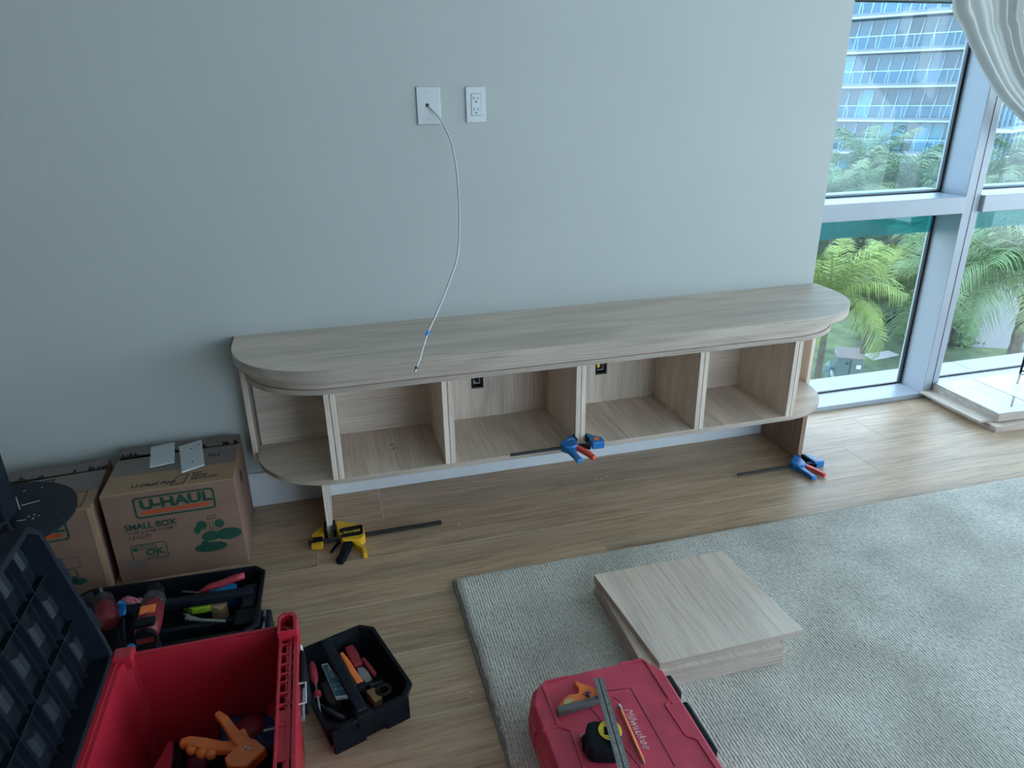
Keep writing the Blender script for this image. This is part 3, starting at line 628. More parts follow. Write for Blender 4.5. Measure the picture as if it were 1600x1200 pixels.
# ================================================================ CARDBOARD BOXES
def ubox(loc, rotz, w_, d_, h_, label, main):
    t = thing('cardboard_box', label, 'box', loc, (0, 0, rotz)); e = .004
    body = MB()
    body.box(0, w_, 0, e, 0, h_).box(0, w_, d_-e, d_, 0, h_).box(0, e, e, d_-e, 0, h_).box(w_-e, w_, e, d_-e, 0, h_).box(0, w_, 0, d_, 0, e)
    body.obj('body', m_card, t, bevel=.0015)
    fy = d_*.80
    MB().add([(0.001, 0.0, h_), (w_-.001, 0.0, h_), (w_-.002, fy-.006, h_-.002), (.002, fy-.020, h_-.002), (0.001, 0.0, h_+.003), (w_-.001, 0.0, h_+.003), (w_-.002, fy-.006, h_+.002), (.002, fy-.020, h_+.002)],
             [(0, 3, 2, 1), (4, 5, 6, 7), (0, 1, 5, 4), (1, 2, 6, 5), (2, 3, 7, 6), (3, 0, 4, 7)]).obj('front_flap', m_cardl, t)
    MB().add([(0.004, fy+.012, h_-.004), (w_-.004, fy+.006, h_-.004), (w_-.001, d_, h_), (0.001, d_, h_), (0.004, fy+.012, h_), (w_-.004, fy+.006, h_), (w_-.001, d_, h_+.004), (0.001, d_, h_+.004)],
             [(0, 3, 2, 1), (4, 5, 6, 7), (0, 1, 5, 4), (1, 2, 6, 5), (2, 3, 7, 6), (3, 0, 4, 7)]).obj('back_flap', m_tape, t)
    MB().add([(.004, fy*.46, h_+.0026), (w_-.003, fy*.46, h_+.0026), (w_-.004, fy-.008, h_+.0024), (.004, fy-.022, h_+.0024)], [(0, 1, 2, 3)]).obj('tape', m_tape, t)
    # crumpled tape shreds at slot
    for k in range(22):
        mb = MB()
        x = random.choice((random.uniform(0, .05), random.uniform(w_-.06, w_-.01), random.uniform(0, w_))); yb = fy+.004
        mb.add([(x, yb-.016, h_+.003), (x+random.uniform(.008, .02), yb-.006, h_+.004), (x+random.uniform(-.004, .012), yb+random.uniform(.004, .014), h_+random.uniform(.004, .012))], [(0, 1, 2)])
        mb.obj('torn_tape', m_dark, t, fix=False)
    y = -.0006
    R, Uv = (1, 0, 0), (0, 0, 1)
    sc = w_/.385
    def fr(x0, x1, z0, z1, th, mat, nm='print_frame', r=.012):
        MB().ring(rrect(x0, x1, z0, z1, r), rrect(x0+th, x1-th, z0+th, z1-th, r*.7), 0, .0005).obj(nm, mat, t, loc=(0, -.0001, 0), rot=(PI/2, 0, 0))
    lx = .085 if main else .075
    fr(lx, lx+.235, h_-.092, h_-.017, .006, m_green)
    text('brand_lettering', 'U-HAUL', m_green, t, (lx+.018, y, h_-.060), R, Uv, .046, bold=.0020, sx_=1.24)
    MB().prism([(lx+.018, h_-.079), (lx+.212, h_-.079), (lx+.217, h_-.066), (lx+.020, h_-.066)], 0, .0005).obj('orange_bar', m_orangep, t, loc=(0, -.0001, 0), rot=(PI/2, 0, 0))
    if main:
        text('lettering', 'SMALL BOX', m_green, t, (.045, y, h_-.128), R, Uv, .029, bold=.0008, sx_=.98)
        text('lettering', '16 3/8" x 12 5/8" x 12 5/8"', m_ink, t, (.050, y, h_-.143), R, Uv, .0125)
        text('lettering', '1.5 CU FT', m_ink, t, (.050, y, h_-.162), R, Uv, .016)
        fr(.048, .153, .075, .135, .0025, m_green, r=.008)
        text('lettering', 'OK', m_green, t, (.088, y, .092), R, Uv, .030, bold=.001, sx_=1.2)
        text('lettering', 'RE-USABLE\nRECYCLED', m_green, t, (.074, y, .124), R, Uv, .0105)
        text('lettering', 'SUPPORT', m_green, t, (.090, y, .081), R, Uv, .009)
        MB().box(.053, .068, -.0006, 0, .112, .126).obj('print_square', m_green, t)
        MB().box(.030, .085, -.0008, 0, .050, .082).obj('dark_patch', m_tape, t)
        # printed picture: potted plants and pot
        def blob(cx, cz, rx_, rz_, nm='print_plants', nseg=14):
            MB().prism([(cx+rx_*math.cos(2*PI*k/nseg), cz+rz_*math.sin(2*PI*k/nseg)) for k in range(nseg)], 0, .0005).obj(nm, m_green, t, loc=(0, -.0001, 0), rot=(PI/2, 0, 0))
        for q in ((.265, .170, .016, .016), (.250, .155, .010, .014), (.318, .168, .014, .016), (.285, .125, .028, .018), (.340, .125, .040, .022), (.28, .085, .050, .018), (.265, .102, .012, .01)): blob(*q)
        for a, b_ in (((.272, .160), (.280, .13)), ((.290, .175), (.290, .14)), ((.300, .175), (.297, .14)), ((.312, .16), (.302, .14))):
            MB().bar([(a[0], y, a[1]), (b_[0], y, b_[1])], .0012, .0014, up=(0, 1, 0)).obj('print_stem', m_green, t)
        MB().ring([(.285, .198), (.312, .202), (.312, .190), (.285, .186)], [(.287, .1965), (.310, .2), (.310, .192), (.287, .188)], 0, .0004).obj('print_frame', m_ink, t, loc=(0, -.0001, 0), rot=(PI/2, 0, 0))
        # flap printing
        text('lettering', 'U-Haul App', m_ink, t, (.080, .030, h_+.0034), (1, -.01, 0), (0, 1, 0), .027, bold=.0002, shear=.1)
        MB().ring([(.195, .012), (.236, .014), (.246, .078), (.212, .076), (.206, .05)], [(.199, .016), (.233, .018), (.242, .074), (.215, .072), (.209, .05)], 0, .0004).obj('print_frame', m_ink, t, loc=(0, 0, h_+.0031))
        text('lettering', 'GET\nMORE\nREWARDS', m_ink, t, (.254, .066, h_+.0034), (1, 0, 0), (0, 1, 0), .017)
        text('handwriting', 'ru', m_ink, t, (w_-.055, .20, h_+.0034), (-1, 0, 0), (0, -1, 0), .045)
        # hand hole in the right side
        MB().lathe([(.02, 0), (.02, .0006)], 18, (w_+.0004, .16, h_-.075), Matrix.Rotation(PI/2, 3, 'Y')).obj('hand_hole', m_dark, t)
    else:
        text('lettering', 'Dimensional Brand\nMoving Boxes', m_ink, t, (.10, y, h_-.115), R, Uv, .020)
        fr(.10, .315, .105, .145, .002, m_green, r=.006)
        MB().box(.20, .245, -.0006, 0, .085, .125).obj('orange_print', m_orangep, t); MB().box(.225, .245, -.0006, 0, .062, .080).obj('orange_print', m_orangep, t)
        for q in ((.27, .065, .028, .018), (.16, .06, .05, .016), (.30, .055, .02, .012)):
            MB().prism([(q[0]+q[2]*math.cos(2*PI*k/14), q[1]+q[3]*math.sin(2*PI*k/14)) for k in range(14)], 0, .0005).obj('print_shapes', m_green, t, loc=(0, -.0001, 0), rot=(PI/2, 0, 0))
        MB().ring([(.255, .11), (.30, .10), (.30, .07), (.255, .075)], [(.258, .107), (.297, .098), (.297, .073), (.258, .078)], 0, .0004).obj('print_frame', m_ink, t, loc=(0, -.0001, 0), rot=(PI/2, 0, 0))
        text('handwriting', 'Decora', m_ink, t, (.245, .235, h_+.0036), (-1, -.05, 0), (.2, -1, 0), .085, sx_=.9)
        MB().ring([(.18, .015), (w_-.028, .015), (w_-.028, .115), (.18, .115)], [(.184, .019), (w_-.031, .019), (w_-.031, .111), (.184, .111)], 0, .0004).obj('print_frame', m_ink, t, loc=(0, 0, h_+.0031))
        for k in range(3): MB().box(.19, w_-.05, .035+k*.026, .037+k*.026, h_+.0031, h_+.0036).obj('print_line', m_ink, t)
        MB().box(w_-.014, w_+.0006, -.0008, 0, .0, h_).obj('tape_strip', m_cardl, t)
    return t
ubox((-.742, -.378, 0), .012, .384, .325, .318, 'brown cardboard moving box with green lettering under the cabinet corner', True)
ubox((-1.145, -.425, 0), .06, .384, .325, .300, 'brown cardboard moving box behind the dark round disc, handwriting on top', False)
for i, (pts, lb_) in enumerate(((((236, 700), (234, 731), (273, 723), (273, 692)), 'blank white cover plate lying on the cardboard box, left one'), (((280, 699), (284, 739), (320, 727), (315, 688)), 'white cover plate with two screw holes lying on the cardboard box'))):
    P = [at_z(u, v, .3235+.004*i*0) for u, v in pts]; c_ = sum(P, Vector())/4
    t = thing('blank_plate', lb_, 'wall plate', (c_.x, c_.y, .3222))
    MB().prism([(p.x-c_.x, p.y-c_.y) for p in P], 0, .005).obj('plate_face', m_plate, t, bevel=.001)
    if i:
        for k in (-1, 1): MB().lathe([(.0032, 0), (.0028, .0008)], 10, ((P[0].x-P[1].x)*.26*k+.0, (P[0].y-P[1].y)*.26*k, .005)).obj('screw_hole', m_dsteel, t)

# ================================================================ ROUND BLACK STAND at the left border
c_ = Vector((-.935, -.565, 0))
t = thing('round_stand', 'dark round disc stand with a square post, left of the boxes', 'stand', c_)
MB().lathe([(.18, .382), (.193, .386), (.195, .398), (.190, .402)], 56).obj('disc', m_navyp, t)
MB().lathe([(.022, .012), (.022, .383)], 20).obj('pole', m_blackp, t)
MB().lathe([(.15, 0), (.15, .008), (.03, .014)], 40).obj('foot', m_blackp, t)
MB().box(-.040, .050, -.055, .03, .4025, 1.15).obj('post', m_navyp, t, bevel=.004)
mb = MB()
for (u, v, u2, v2) in ((25, 777, 31, 796), (33, 790, 62, 782), (26, 814, 40, 812), (36, 768, 40, 766), (64, 762, 67, 761), (44, 808, 46, 806), (50, 811, 53, 809), (60, 806, 62, 805), (52, 805, 55, 803)):
    a = at_z(u, v, .4026)-c_; b_ = at_z(u2, v2, .4026)-c_; MB().bar([a, b_], .0022, .0004).obj('scratch', m_cream, t)

# ================================================================ RED TOOL BOX (open)
RX0, RX1, RY0, RY1, RZ = -.525, -.165, -1.66, -1.135, .33
rb = thing('tool_box', 'large open red tool box with a black ribbed lid, front left', 'tool box', ((RX0+RX1)/2, (RY0+RY1)/2, 0))
ox, oy = (RX0+RX1)/2, (RY0+RY1)/2
hw, hd = (RX1-RX0)/2, (RY1-RY0)/2
o_ = rrect(-hw, hw, -hd, hd, .03); i_ = rrect(-hw+.012, hw-.010, -hd+.01, hd-.010, .026)
mb = MB(); n = len(o_)
# tapered shell: outer, inner walls, floor
def loop(P, z, s): return [(p[0]*s, p[1]*s, z) for p in P]
vs = loop(o_, 0.0, .93)+loop(o_, RZ, 1)+loop(i_, RZ, 1)+loop(i_, .012, .93)
fs = []
for k in range(n):
    j = (k+1) % n; fs += [(k, j, n+j, n+k), (n+k, n+j, 2*n+j, 2*n+k), (2*n+k, 2*n+j, 3*n+j, 3*n+k)]
fs += [tuple(range(n-1, -1, -1)), tuple(range(3*n, 4*n))]
mb.add(vs, fs).obj('shell', m_red, rb, smooth=False)
# left rim with gutter
MB().ring(rrect(-hw-.008, hw+.002, -hd-.004, hd+.004, .034), rrect(-hw+.004, hw-.004, -hd+.003, hd-.003, .03), RZ-.012, RZ+.004).obj('rim', m_red, rb)
MB().box(-hw-.006, -hw+.036, hd-.020, hd+.016, RZ-.02, RZ+.014).obj('corner_lug', m_red, rb, bevel=.005)
# front (right-hand) rim: wide rail with pockets
rail = MB(); xa, xb = hw-.026, hw+.014
rail.box(xa, xa+.006, -hd, hd-.03, RZ-.035, RZ+.006).box(xb-.009, xb, -hd, hd-.03, RZ-.035, RZ+.006).box(xa, xb, -hd, hd-.03, RZ-.040, RZ-.034)
for yk in (-hd+.02, -.16, -.10, -.02, .03, .06, .09, .112, .14, .17, .20, hd-.036): rail.box(xa, xb, yk, yk+.005, RZ-.034, RZ+.004)
rail.box(xa+.016, xa+.019, .06, .20, RZ-.034, RZ+.003).box(xa+.004, xb-.006, -.10, .02, RZ-.034, RZ+.001)
rail.obj('rail', m_red, rb, bevel=.0012)
# corner horn at the back right
ho = [(hw-.028, hd-.045), (hw+.014, hd-.045), (hw+.014, hd+.004), (hw+.004, hd+.020), (hw-.018, hd+.022), (hw-.028, hd+.008)]
hi = [(hw-.022, hd-.040), (hw+.005, hd-.040), (hw+.005, hd+.000), (hw-.003, hd+.010), (hw-.014, hd+.010), (hw-.022, hd+.004)]
MB().ring(ho, hi, RZ-.05, RZ+.024).obj('corner_horn', m_red, rb, bevel=.002)
hr = MB()
for k in range(3): hr.box(hw-.022, hw+.006, hd-.036+.014*k, hd-.032+.014*k, RZ-.05, RZ+.002)
hr.box(hw-.026, hw+.012, hd-.044, hd+.010, RZ-.052, RZ-.046)
hr.obj('horn_ribs', m_red, rb)
lt = MB().prism([(hw+.014, hd-.150), (hw+.024, hd-.150), (hw+.028, hd-.10), (hw+.024, hd-.06), (hw+.014, hd-.06)], RZ-.12, RZ-.02).obj('latch', m_blackp, rb, bevel=.004)
MB().tube([(hw+.016, hd-.045, RZ-.02), (hw+.019, hd-.055, RZ-.04), (hw+.019, hd-.23, RZ-.05), (hw+.016, hd-.24, RZ-.03)], .0035, 8).obj('metal_bar', m_steel, lt)
MB().tube([(hw+.014, hd-.165, RZ-.015), (hw+.028, hd-.165, RZ-.015), (hw+.028, hd-.215, RZ-.02), (hw+.014, hd-.215, RZ-.02)], .0018, 6).obj('wire_bail', m_plate, lt)
MB().box(hw-.02, hw-.011, .06, .085, RZ-.075, RZ-.04).obj('tab', m_red, rb, bevel=.003)
# black lid standing open on the left side
A0 = math.radians(11.5)            # leans outward
LH, LD = .36, .565
lid = MB(); Rl = Matrix.Rotation(-A0, 3, 'Y')
lo = bpy.data.objects.new('lid', None)
# build in local coordinates: u along +z (height), y along depth; inside face towards +x
def lp(mbx): mbx.v = [tuple(Rl @ Vector(v)) for v in mbx.v]; return mbx
y0l, y1l = -LD, 0.0
hinge = (RX0-ox-.004, RY1-oy+.012, RZ+.006)
outl = [(y1l-.006, 0), (y1l+.0, LH*.25), (y1l-.0, LH*.9), (y1l-.03, LH), (y0l+.03, LH), (y0l, LH*.9), (y0l, LH*.1), (y0l+.02, 0)]
def yzprism(poly, x0, x1):
    m_ = MB(); m_.prism(poly, x0, x1); m_.v = [(c, a, b) for a, b, c in m_.v]; return m_
L_ = lp(yzprism(outl, -.055, -.045)).obj('lid', m_blackp, rb, hinge)
inn = [(p[0]*(1)-(.012 if p[0] > -LD/2 else -.012), min(max(p[1], .010), LH-.012)) for p in outl]
rm = MB().ring(outl, inn, -.045, 0.0); rm.v = [(c, a, b) for a, b, c in rm.v]; lp(rm).obj('lid_rim', m_navyp, rb, hinge, bevel=.0015)
rbs = MB()
for k in range(1, 7):
    yk = y1l-LD*k/7+.01; rbs.box(-.045, -.030, yk-.0009, yk+.0009, .012, LH-.014).box(-.045, -.034, yk-.0229, yk-.0213, .012, LH-.014)
for k, zk in enumerate((.118, .238)): rbs.box(-.045, -.030, y0l+.012, y1l-.012, zk-.0011, zk+.0011)
lp(rbs).obj('lid_ribs', m_navyp, rb, hinge)
m_mould = plain('grey_moulding', (0.009, 0.014, 0.021), .5, spec=.3)
for k in range(0, 7):
    for zk in (.065, .178, .30):
        yk = y1l-LD*(k+.42)/7+.01; sw = MB()
        sw.add([(-.0445, yk-.02, zk-.024), (-.0445, yk+.012, zk-.024), (-.0445, yk+.012, zk+.022), (-.0445, yk-.02, zk+.022), (-.038, yk-.012, zk-.02), (-.038, yk+.004, zk-.02), (-.038, yk+.004, zk+.018), (-.038, yk-.012, zk+.018)],
               [(0, 3, 2, 1), (4, 5, 6, 7), (0, 1, 5, 4), (1, 2, 6, 5), (2, 3, 7, 6), (3, 0, 4, 7)])
        lp(sw).obj('lid_recess', m_mould, L_, (0, 0, 0))
lc = MB()
for zk in (.07, .20): lc.box(-.045, .002, -.004, .006, zk, zk+.055)
lp(lc).obj('lid_clips', m_navyp, rb, hinge, bevel=.002)
lh = MB().tube([(-.03, -.03, LH), (-.03, -.028, LH+.016), (-.03, -.05, LH+.026), (-.03, -.085, LH+.018), (-.03, -.09, LH)], .004, 8)
lp(lh).obj('lid_loop', m_blackp, rb, hinge)

# ---- things inside the red box
def T(u, v, z): return at_z(u, v, z)
# navy cloth folded
P = [T(340, 1118, .15), T(425, 1112, .15), T(445, 1160, .15), T(345, 1175, .15)]; c_ = sum(P, Vector())/4
tag(MB().prism([(p.x-c_.x, p.y-c_.y) for p in P], 0, .138).obj('blue_pouch', m_navy, None, (c_.x, c_.y, .0125), bevel=.012), 'navy blue pouch inside the open red tool box', 'pouch')
# orange ratchet pliers
z0 = .215
pv = T(375, 1168, z0); pt = thing('hand_clamp', 'orange plastic hand clamp pliers lying in the open red tool box', 'pliers', (pv.x, pv.y, z0))
def lpz(pts, z=z0): return [T(u, v, z+dz)-Vector((pv.x, pv.y, z0)) for u, v, dz in pts]
MB().bar(lpz([(282, 1163, 0), (296, 1160, .002), (318, 1164, 0), (345, 1169, 0), (380, 1168, 0)]), [.017, .022, .026, .024, .026], .018).obj('handle', m_orange, pt, bevel=.005)
for (u, v) in ((300, 1171), (316, 1176), (330, 1178)):
    q = lpz([(u, v, -.001)])[0]; MB().lathe([(.008, -.008), (.011, -.003), (.011, .004), (.008, .008)], 14, q).obj('finger_bump', m_orange, pt, smooth=True)
MB().bar(lpz([(339, 1116, .03), (350, 1125, .03), (362, 1142, .02), (372, 1156, .01), (384, 1166, .005)]), [.013, .018, .020, .024, .030], .016).obj('handle', m_orange, pt, bevel=.004)
MB().prism([(p.x, p.y) for p in lpz([(372, 1150, 0), (384, 1144, 0), (392, 1160, 0), (402, 1163, 0), (418, 1176, 0), (388, 1205, 0), (358, 1205, 0), (352, 1192, 0), (372, 1172, 0)])], -.010, .014).obj('jaw_body', m_orange, pt, bevel=.003)
for (u, v) in ((384, 1168), (391, 1170.5)):
    q = lpz([(u, v, .014)])[0]; MB().lathe([(.0035, 0), (.003, .002)], 12, q).obj('rivet', m_steel, pt)
MB().tube(lpz([(405, 1150, .02), (413, 1160, .02), (424, 1170, .015), (431, 1157, .02)]), .0028, 6).obj('spring_arm', m_dsteel, pt)
MB().tube(lpz([(412, 1142, .03), (429, 1138, .03)]), .003, 6).obj('pin', m_steel, pt)
MB().box(-.02, .012, -.012, .012, -.20, -.012).obj('lower_jaw', m_dsteel, pt)
# saw with red handle
a = T(262, 1155, .15)
sw_ = thing('hand_saw', 'red-handled saw with a black toothed blade standing in the open red tool box', 'saw', (a.x, a.y, .013))
P = [T(268, 1152, .17), T(262, 1152, .17), T(236, 1200, .17), T(262, 1205, .17), T(270, 1175, .17)]
MB().prism([(p.x-a.x, p.y-a.y) for p in P], .02, .150, taper=.96).obj('handle', m_red, sw_, bevel=.004)
P = [T(270, 1152, .17), T(285, 1153, .17), T(281, 1205, .17), T(265, 1205, .17)]
MB().prism([(p.x-a.x, p.y-a.y) for p in P], 0, .145, taper=.98).obj('blade_case', m_blackp, sw_, bevel=.002)
th = MB()
for k in range(8):
    q = T(269.5-k*.6, 1176+k*3.4, .160); th.cbox((q.x-a.x, q.y-a.y, .1455), (.0022, .0016, .001))
th.obj('teeth', m_cream, sw_)
# red power tool body at right inside
a = T(405, 1150, .12)
d = thing('power_tool', 'dark red power tool lying under the orange hand clamp in the red box', 'power tool', (a.x, a.y, .013))
MB().lathe([(.02, 0), (.036, .01), (.040, .05), (.040, .11), (.03, .145), (.015, .15)], 20, (-.015, .0, 0)).obj('motor_housing', plain('dark_red_plastic', (.22, .015, .03), .45), d, smooth=True)
MB().box(.018, .046, .01, .07, .05, .135).obj('gear_case', m_red, d, bevel=.008)
MB().box(-.03, .04, -.08, -.03, .0, .10).obj('battery', m_blackp, d, bevel=.006)
a = T(310, 1192, .12)
d = thing('power_tool', 'small dark red tool under the left handle of the orange hand clamp', 'power tool', (a.x, a.y, .013))
MB().lathe([(.018, 0), (.024, .01), (.026, .10), (.02, .125)], 16, (0, 0, 0)).obj('motor_housing', plain('maroon_plastic', (.14, .01, .03), .45), d, smooth=True)
MB().box(.02, .07, -.03, .02, 0, .11).obj('battery', m_blackp, d, bevel=.006)

# ================================================================ SMALL BLACK TRAY on the right of the red box
def tray(name, label, c_, ang, hw, hd, h, cham=.03, handle_y=None, wall=.007):
    t = thing(name, label, 'tool tray', (c_[0], c_[1], 0), (0, 0, ang))
    def oct_(a, b_, ch): return [(a, -b_+ch), (a, b_-ch), (a-ch, b_), (-a+ch, b_), (-a, b_-ch), (-a, -b_+ch), (-a+ch, -b_), (a-ch, -b_)]
    O = oct_(hw, hd, cham); I = oct_(hw-.010, hd-.010, cham*.9); n = 8; s = .88
    m_ = MB(); vs = [(p[0]*s, p[1]*s, 0) for p in O]+[(p[0]*.96, p[1]*.97, h-.012) for p in O]+[(p[0], p[1], h-.012) for p in O]+[(p[0], p[1], h) for p in O]+[(p[0], p[1], h) for p in I]+[(p[0]*s, p[1]*s, .006) for p in I]
    fs = []
    for r in range(5):
        for k in range(n): j = (k+1) % n; fs.append((r*n+k, r*n+j, (r+1)*n+j, (r+1)*n+k))
    fs += [tuple(range(n-1, -1, -1)), tuple(range(5*n, 6*n))]
    m_.add(vs, fs).obj('tub', m_blackp, t, bevel=.001)
    return t
tr = tray('tool_tray', 'small black plastic tray of hand tools beside the red tool box', (-.056, -1.052), math.radians(18), .114, .150, .088)
hb = MB().box(-.033, -.006, -.138, .138, .082, .098); hb.v = [(x+y*.02, y, z) for x, y, z in hb.v]; hb.obj('carry_handle', m_navyp, tr, bevel=.004)
MB().box(-.040, -.002, -.152, -.124, .055, .094).obj('handle_socket', m_blackp, tr, bevel=.003)
MB().box(-.10, -.02, -.141, -.130, 0, .074).obj('foot_block', m_blackp, tr, bevel=.004); MB().box(.03, .095, -.141, -.130, 0, .074).obj('foot_block', m_blackp, tr, bevel=.004)
def item(name, label, cat, u, v, z, group=None): p = at_z(u, v, z); return thing(name, label, cat, (p.x, p.y, z), group=group), p
def rel(p, z, pts): return [at_z(u, v, z+dz)-Vector((p.x, p.y, z)) for u, v, dz in pts]
t, p = item('screwdriver', 'screwdriver with a dark red handle in the small black tray', 'screwdriver', 495, 1080, .078)
MB().tube(rel(p, .078, [(487, 1036, 0), (488, 1042, 0), (490, 1055, 0), (492, 1064, 0), (493, 1068, 0)]), [.006, .010, .0115, .009, .005], 12).obj('handle', m_reds, t, smooth=True)
MB().tube(rel(p, .078, [(493, 1066, 0), (496, 1086, 0)]), .0022, 8).obj('shaft', m_steel, t)
MB().tube(rel(p, .078, [(495.4, 1083, 0), (496.4, 1088, 0)]), [.010, .009], 12).obj('collar', m_reds, t)
MB().tube(rel(p, .078, [(496, 1088, 0), (502.5, 1128, -.02)]), .003, 8).obj('bit_shaft', m_steel, t)
t, p = item('blade_pack', 'dark blue blade packet with white lettering in the small black tray', 'packet', 525, 1065, .06)
P = rel(p, .06, [(502, 1038, 0), (512, 1036, 0), (547, 1088, 0), (525, 1091, 0)])
MB().prism([(q.x, q.y) for q in P], -.007, .0).obj('sleeve', m_cream, t)
Q = [q*.9+sum(P, Vector())/4*.1 for q in P]; MB().prism([(q.x, q.y) for q in Q], .0, .0008).obj('blue_panel', m_teallabel, t)
dr = (P[3]-P[0]).normalized(); wr_ = (P[2]-P[3]).normalized()
text('lettering', 'BLADES', m_plate, t, P[0].lerp(P[3], .80)+wr_*.002+Vector((0, 0, .0012)), wr_, -dr, .013)
text('lettering', 'ASSORTED', m_plate, t, P[0].lerp(P[3], .66)+wr_*.002+Vector((0, 0, .0012)), wr_, -dr, .0065)
text('lettering', 'FINE CUT', m_cream, t, P[0].lerp(P[3], .10)+wr_*.010+Vector((0, 0, .0012)), dr, wr_, .011)
t, p = item('utility_knife', 'orange-handled knife with a black tip in the small black tray', 'knife', 550, 1045, .075)
MB().bar(rel(p, .075, [(533, 1022, 0), (542, 1035, 0), (552, 1053, 0), (563, 1069, 0)]), [.010, .014, .017, .018], .014).obj('handle', m_orange, t, bevel=.003)
MB().bar(rel(p, .075, [(563, 1070, 0), (567, 1077, 0)]), .020, .015).obj('tip', m_blackp, t, bevel=.002)
t, p = item('pliers', 'pliers with dark red grips and a steel head in the small black tray', 'pliers', 560, 1040, .055)
MB().bar(rel(p, .055, [(545, 1012, 0), (552, 1025, 0), (560, 1042, 0)]), [.024, .028, .024], .016).obj('grip', m_reds, t, bevel=.004)
MB().bar(rel(p, .055, [(567, 1030, 0), (578, 1044, 0), (586, 1055, 0)]), [.010, .012, .010], .012).obj('grip', m_reds, t, bevel=.003)
MB().prism([(q.x, q.y) for q in rel(p, .055, [(558, 1046, 0), (568, 1044, 0), (576, 1052, 0), (582, 1063, 0), (572, 1068, 0), (561, 1060, 0)])], -.01, .006).obj('head', m_steel, t, bevel=.002)
MB().bar(rel(p, .055, [(578, 1072, .0), (598, 1066, .0)]), .008, .008).obj('jaw', m_dsteel, t, bevel=.001)
t, p = item('wood_offcut', 'pale wooden offcut at the bottom of the small black tray', 'offcut', 583, 1090, .02)
MB().prism([(q.x, q.y) for q in rel(p, .02, [(572, 1084, 0), (585, 1078, 0), (598, 1094, 0), (587, 1102, 0)])], -.013, .010).obj('block', m_tan, t, bevel=.001)
t, p = item('nail_set', 'dark-gripped punch lying across the small black tray', 'punch', 525, 1112, .05)
MB().tube(rel(p, .05, [(500, 1100, 0), (508, 1106, 0)]), .002, 6).obj('shaft', m_steel, t)
MB().tube(rel(p, .05, [(508, 1106, 0), (512, 1110, 0), (537, 1124, 0)]), [.004, .007, .008], 10).obj('grip', m_dsteel, t, smooth=True)
t, p = item('glue_gun', 'black plastic tool at the back of the small black tray', 'tool', 520, 1092, .03)
MB().bar(rel(p, .03, [(508, 1070, 0), (518, 1090, 0), (526, 1104, 0)]), [.03, .035, .03], .03).obj('casing', m_dsteel, t, bevel=.006)
MB().bar(rel(p, .03, [(526, 1098, 0), (542, 1092, 0)]), [.02, .018], .02).obj('nozzle', m_blackp, t, bevel=.004)

t, p = item('hex_key', 'thin steel hex key standing against the left wall of the small black tray', 'hex key', 483, 1095, .06)
MB().tube(rel(p, .06, [(480, 1088, 0), (489, 1106, -.02), (493, 1104, -.02)]), .0014, 6).obj('shaft', m_steel, t)
t, p = item('tape_roll', 'round black tape roll at the front right of the small black tray', 'tape roll', 600, 1082, .02)
MB().ring([(.022*math.cos(2*PI*k/20), .022*math.sin(2*PI*k/20)) for k in range(20)], [(.012*math.cos(2*PI*k/20), .012*math.sin(2*PI*k/20)) for k in range(20)], -.013, .010).obj('tape', m_dsteel, t)
# ================================================================ LARGE BLACK TRAY behind the red box
bt = tray('tool_tray', 'large black plastic tray of tools in front of the cardboard boxes', (-.548, -.690), math.radians(-2), .262, .150, .105)
MB().box(-.22, .235, .015, .045, .086, .110).obj('carry_handle', m_navyp, bt, bevel=.005)
MB().box(-.10, .21, -.075, -.060, .006, .088).obj('partition', m_navyp, bt, bevel=.002)
MB().box(.205, .245, -.03, .07, .02, .100).obj('handle_socket', m_navyp, bt, bevel=.006)
fw_ = MB().ring([(-.25, -.04), (-.13, -.02), (-.10, .06), (-.24, .05)], [(-.244, -.034), (-.135, -.014), (-.107, .054), (-.236, .044)], .094, .098); fw_.obj('wire_frame', m_steel, bt)
t, p = item('pipe_tool', 'curved tube with a dull red grip leaning on the large black tray', 'tool', 350, 912, .11)
MB().tube(rel(p, .11, [(312, 926, -.01), (328, 917, -.005), (348, 911, .0), (368, 903, .005), (382, 899, .008)]), [.008, .010, .011, .011, .010], 12).obj('grip', m_reds, t, smooth=True)
MB().tube(rel(p, .11, [(286, 924, -.03), (312, 926, -.012)]), .003, 8).obj('shaft', m_steel, t)
t, p = item('tape_dispenser', 'bright blue plastic case in the large black tray', 'case', 350, 920, .06)
MB().prism([(q.x, q.y) for q in rel(p, .06, [(328, 922, 0), (345, 915, 0), (371, 916, 0), (370, 927, 0), (352, 929, 0), (326, 927, 0)])], -.05, .012).obj('shell', m_bblue, t, bevel=.004)
MB().prism([(q.x, q.y) for q in rel(p, .06, [(336, 922, 0), (346, 920, 0), (345, 925, 0), (336, 926, 0)])], .012, .014).obj('window', m_teallabel, t)
t, p = item('utility_knife', 'lime green folding knife with a steel nose in the large black tray', 'knife', 305, 948, .075)
K = rel(p, .075, [(284, 944, 0), (300, 940, 0), (310, 939, 0), (331, 943, 0), (329, 950, 0), (318, 953, 0), (300, 955, 0), (286, 949, 0)]); K2 = [k_*.45+rel(p, .075, [(317, 946, 0)])[0]*.55 for k_ in K]
MB().ring([(q.x, q.y) for q in K], [(q.x, q.y) for q in K2], -.012, .008).obj('handle', m_lime, t, bevel=.002)
MB().bar(rel(p, .075, [(264, 943, 0), (284, 946, 0)]), .012, .008).obj('nose', m_steel, t, bevel=.001)
t, p = item('wood_block', 'small yellowish wood block in the large black tray', 'block', 340, 950, .065)
MB().prism([(q.x, q.y) for q in rel(p, .065, [(329, 943, 0), (352, 941, 0), (356, 947, 0), (345, 958, 0), (330, 954, 0)])], -.035, .014).obj('block', m_tan, t, bevel=.001)
t, p = item('wrench', 'grey steel wrench lying along the partition of the large black tray', 'wrench', 320, 968, .09)
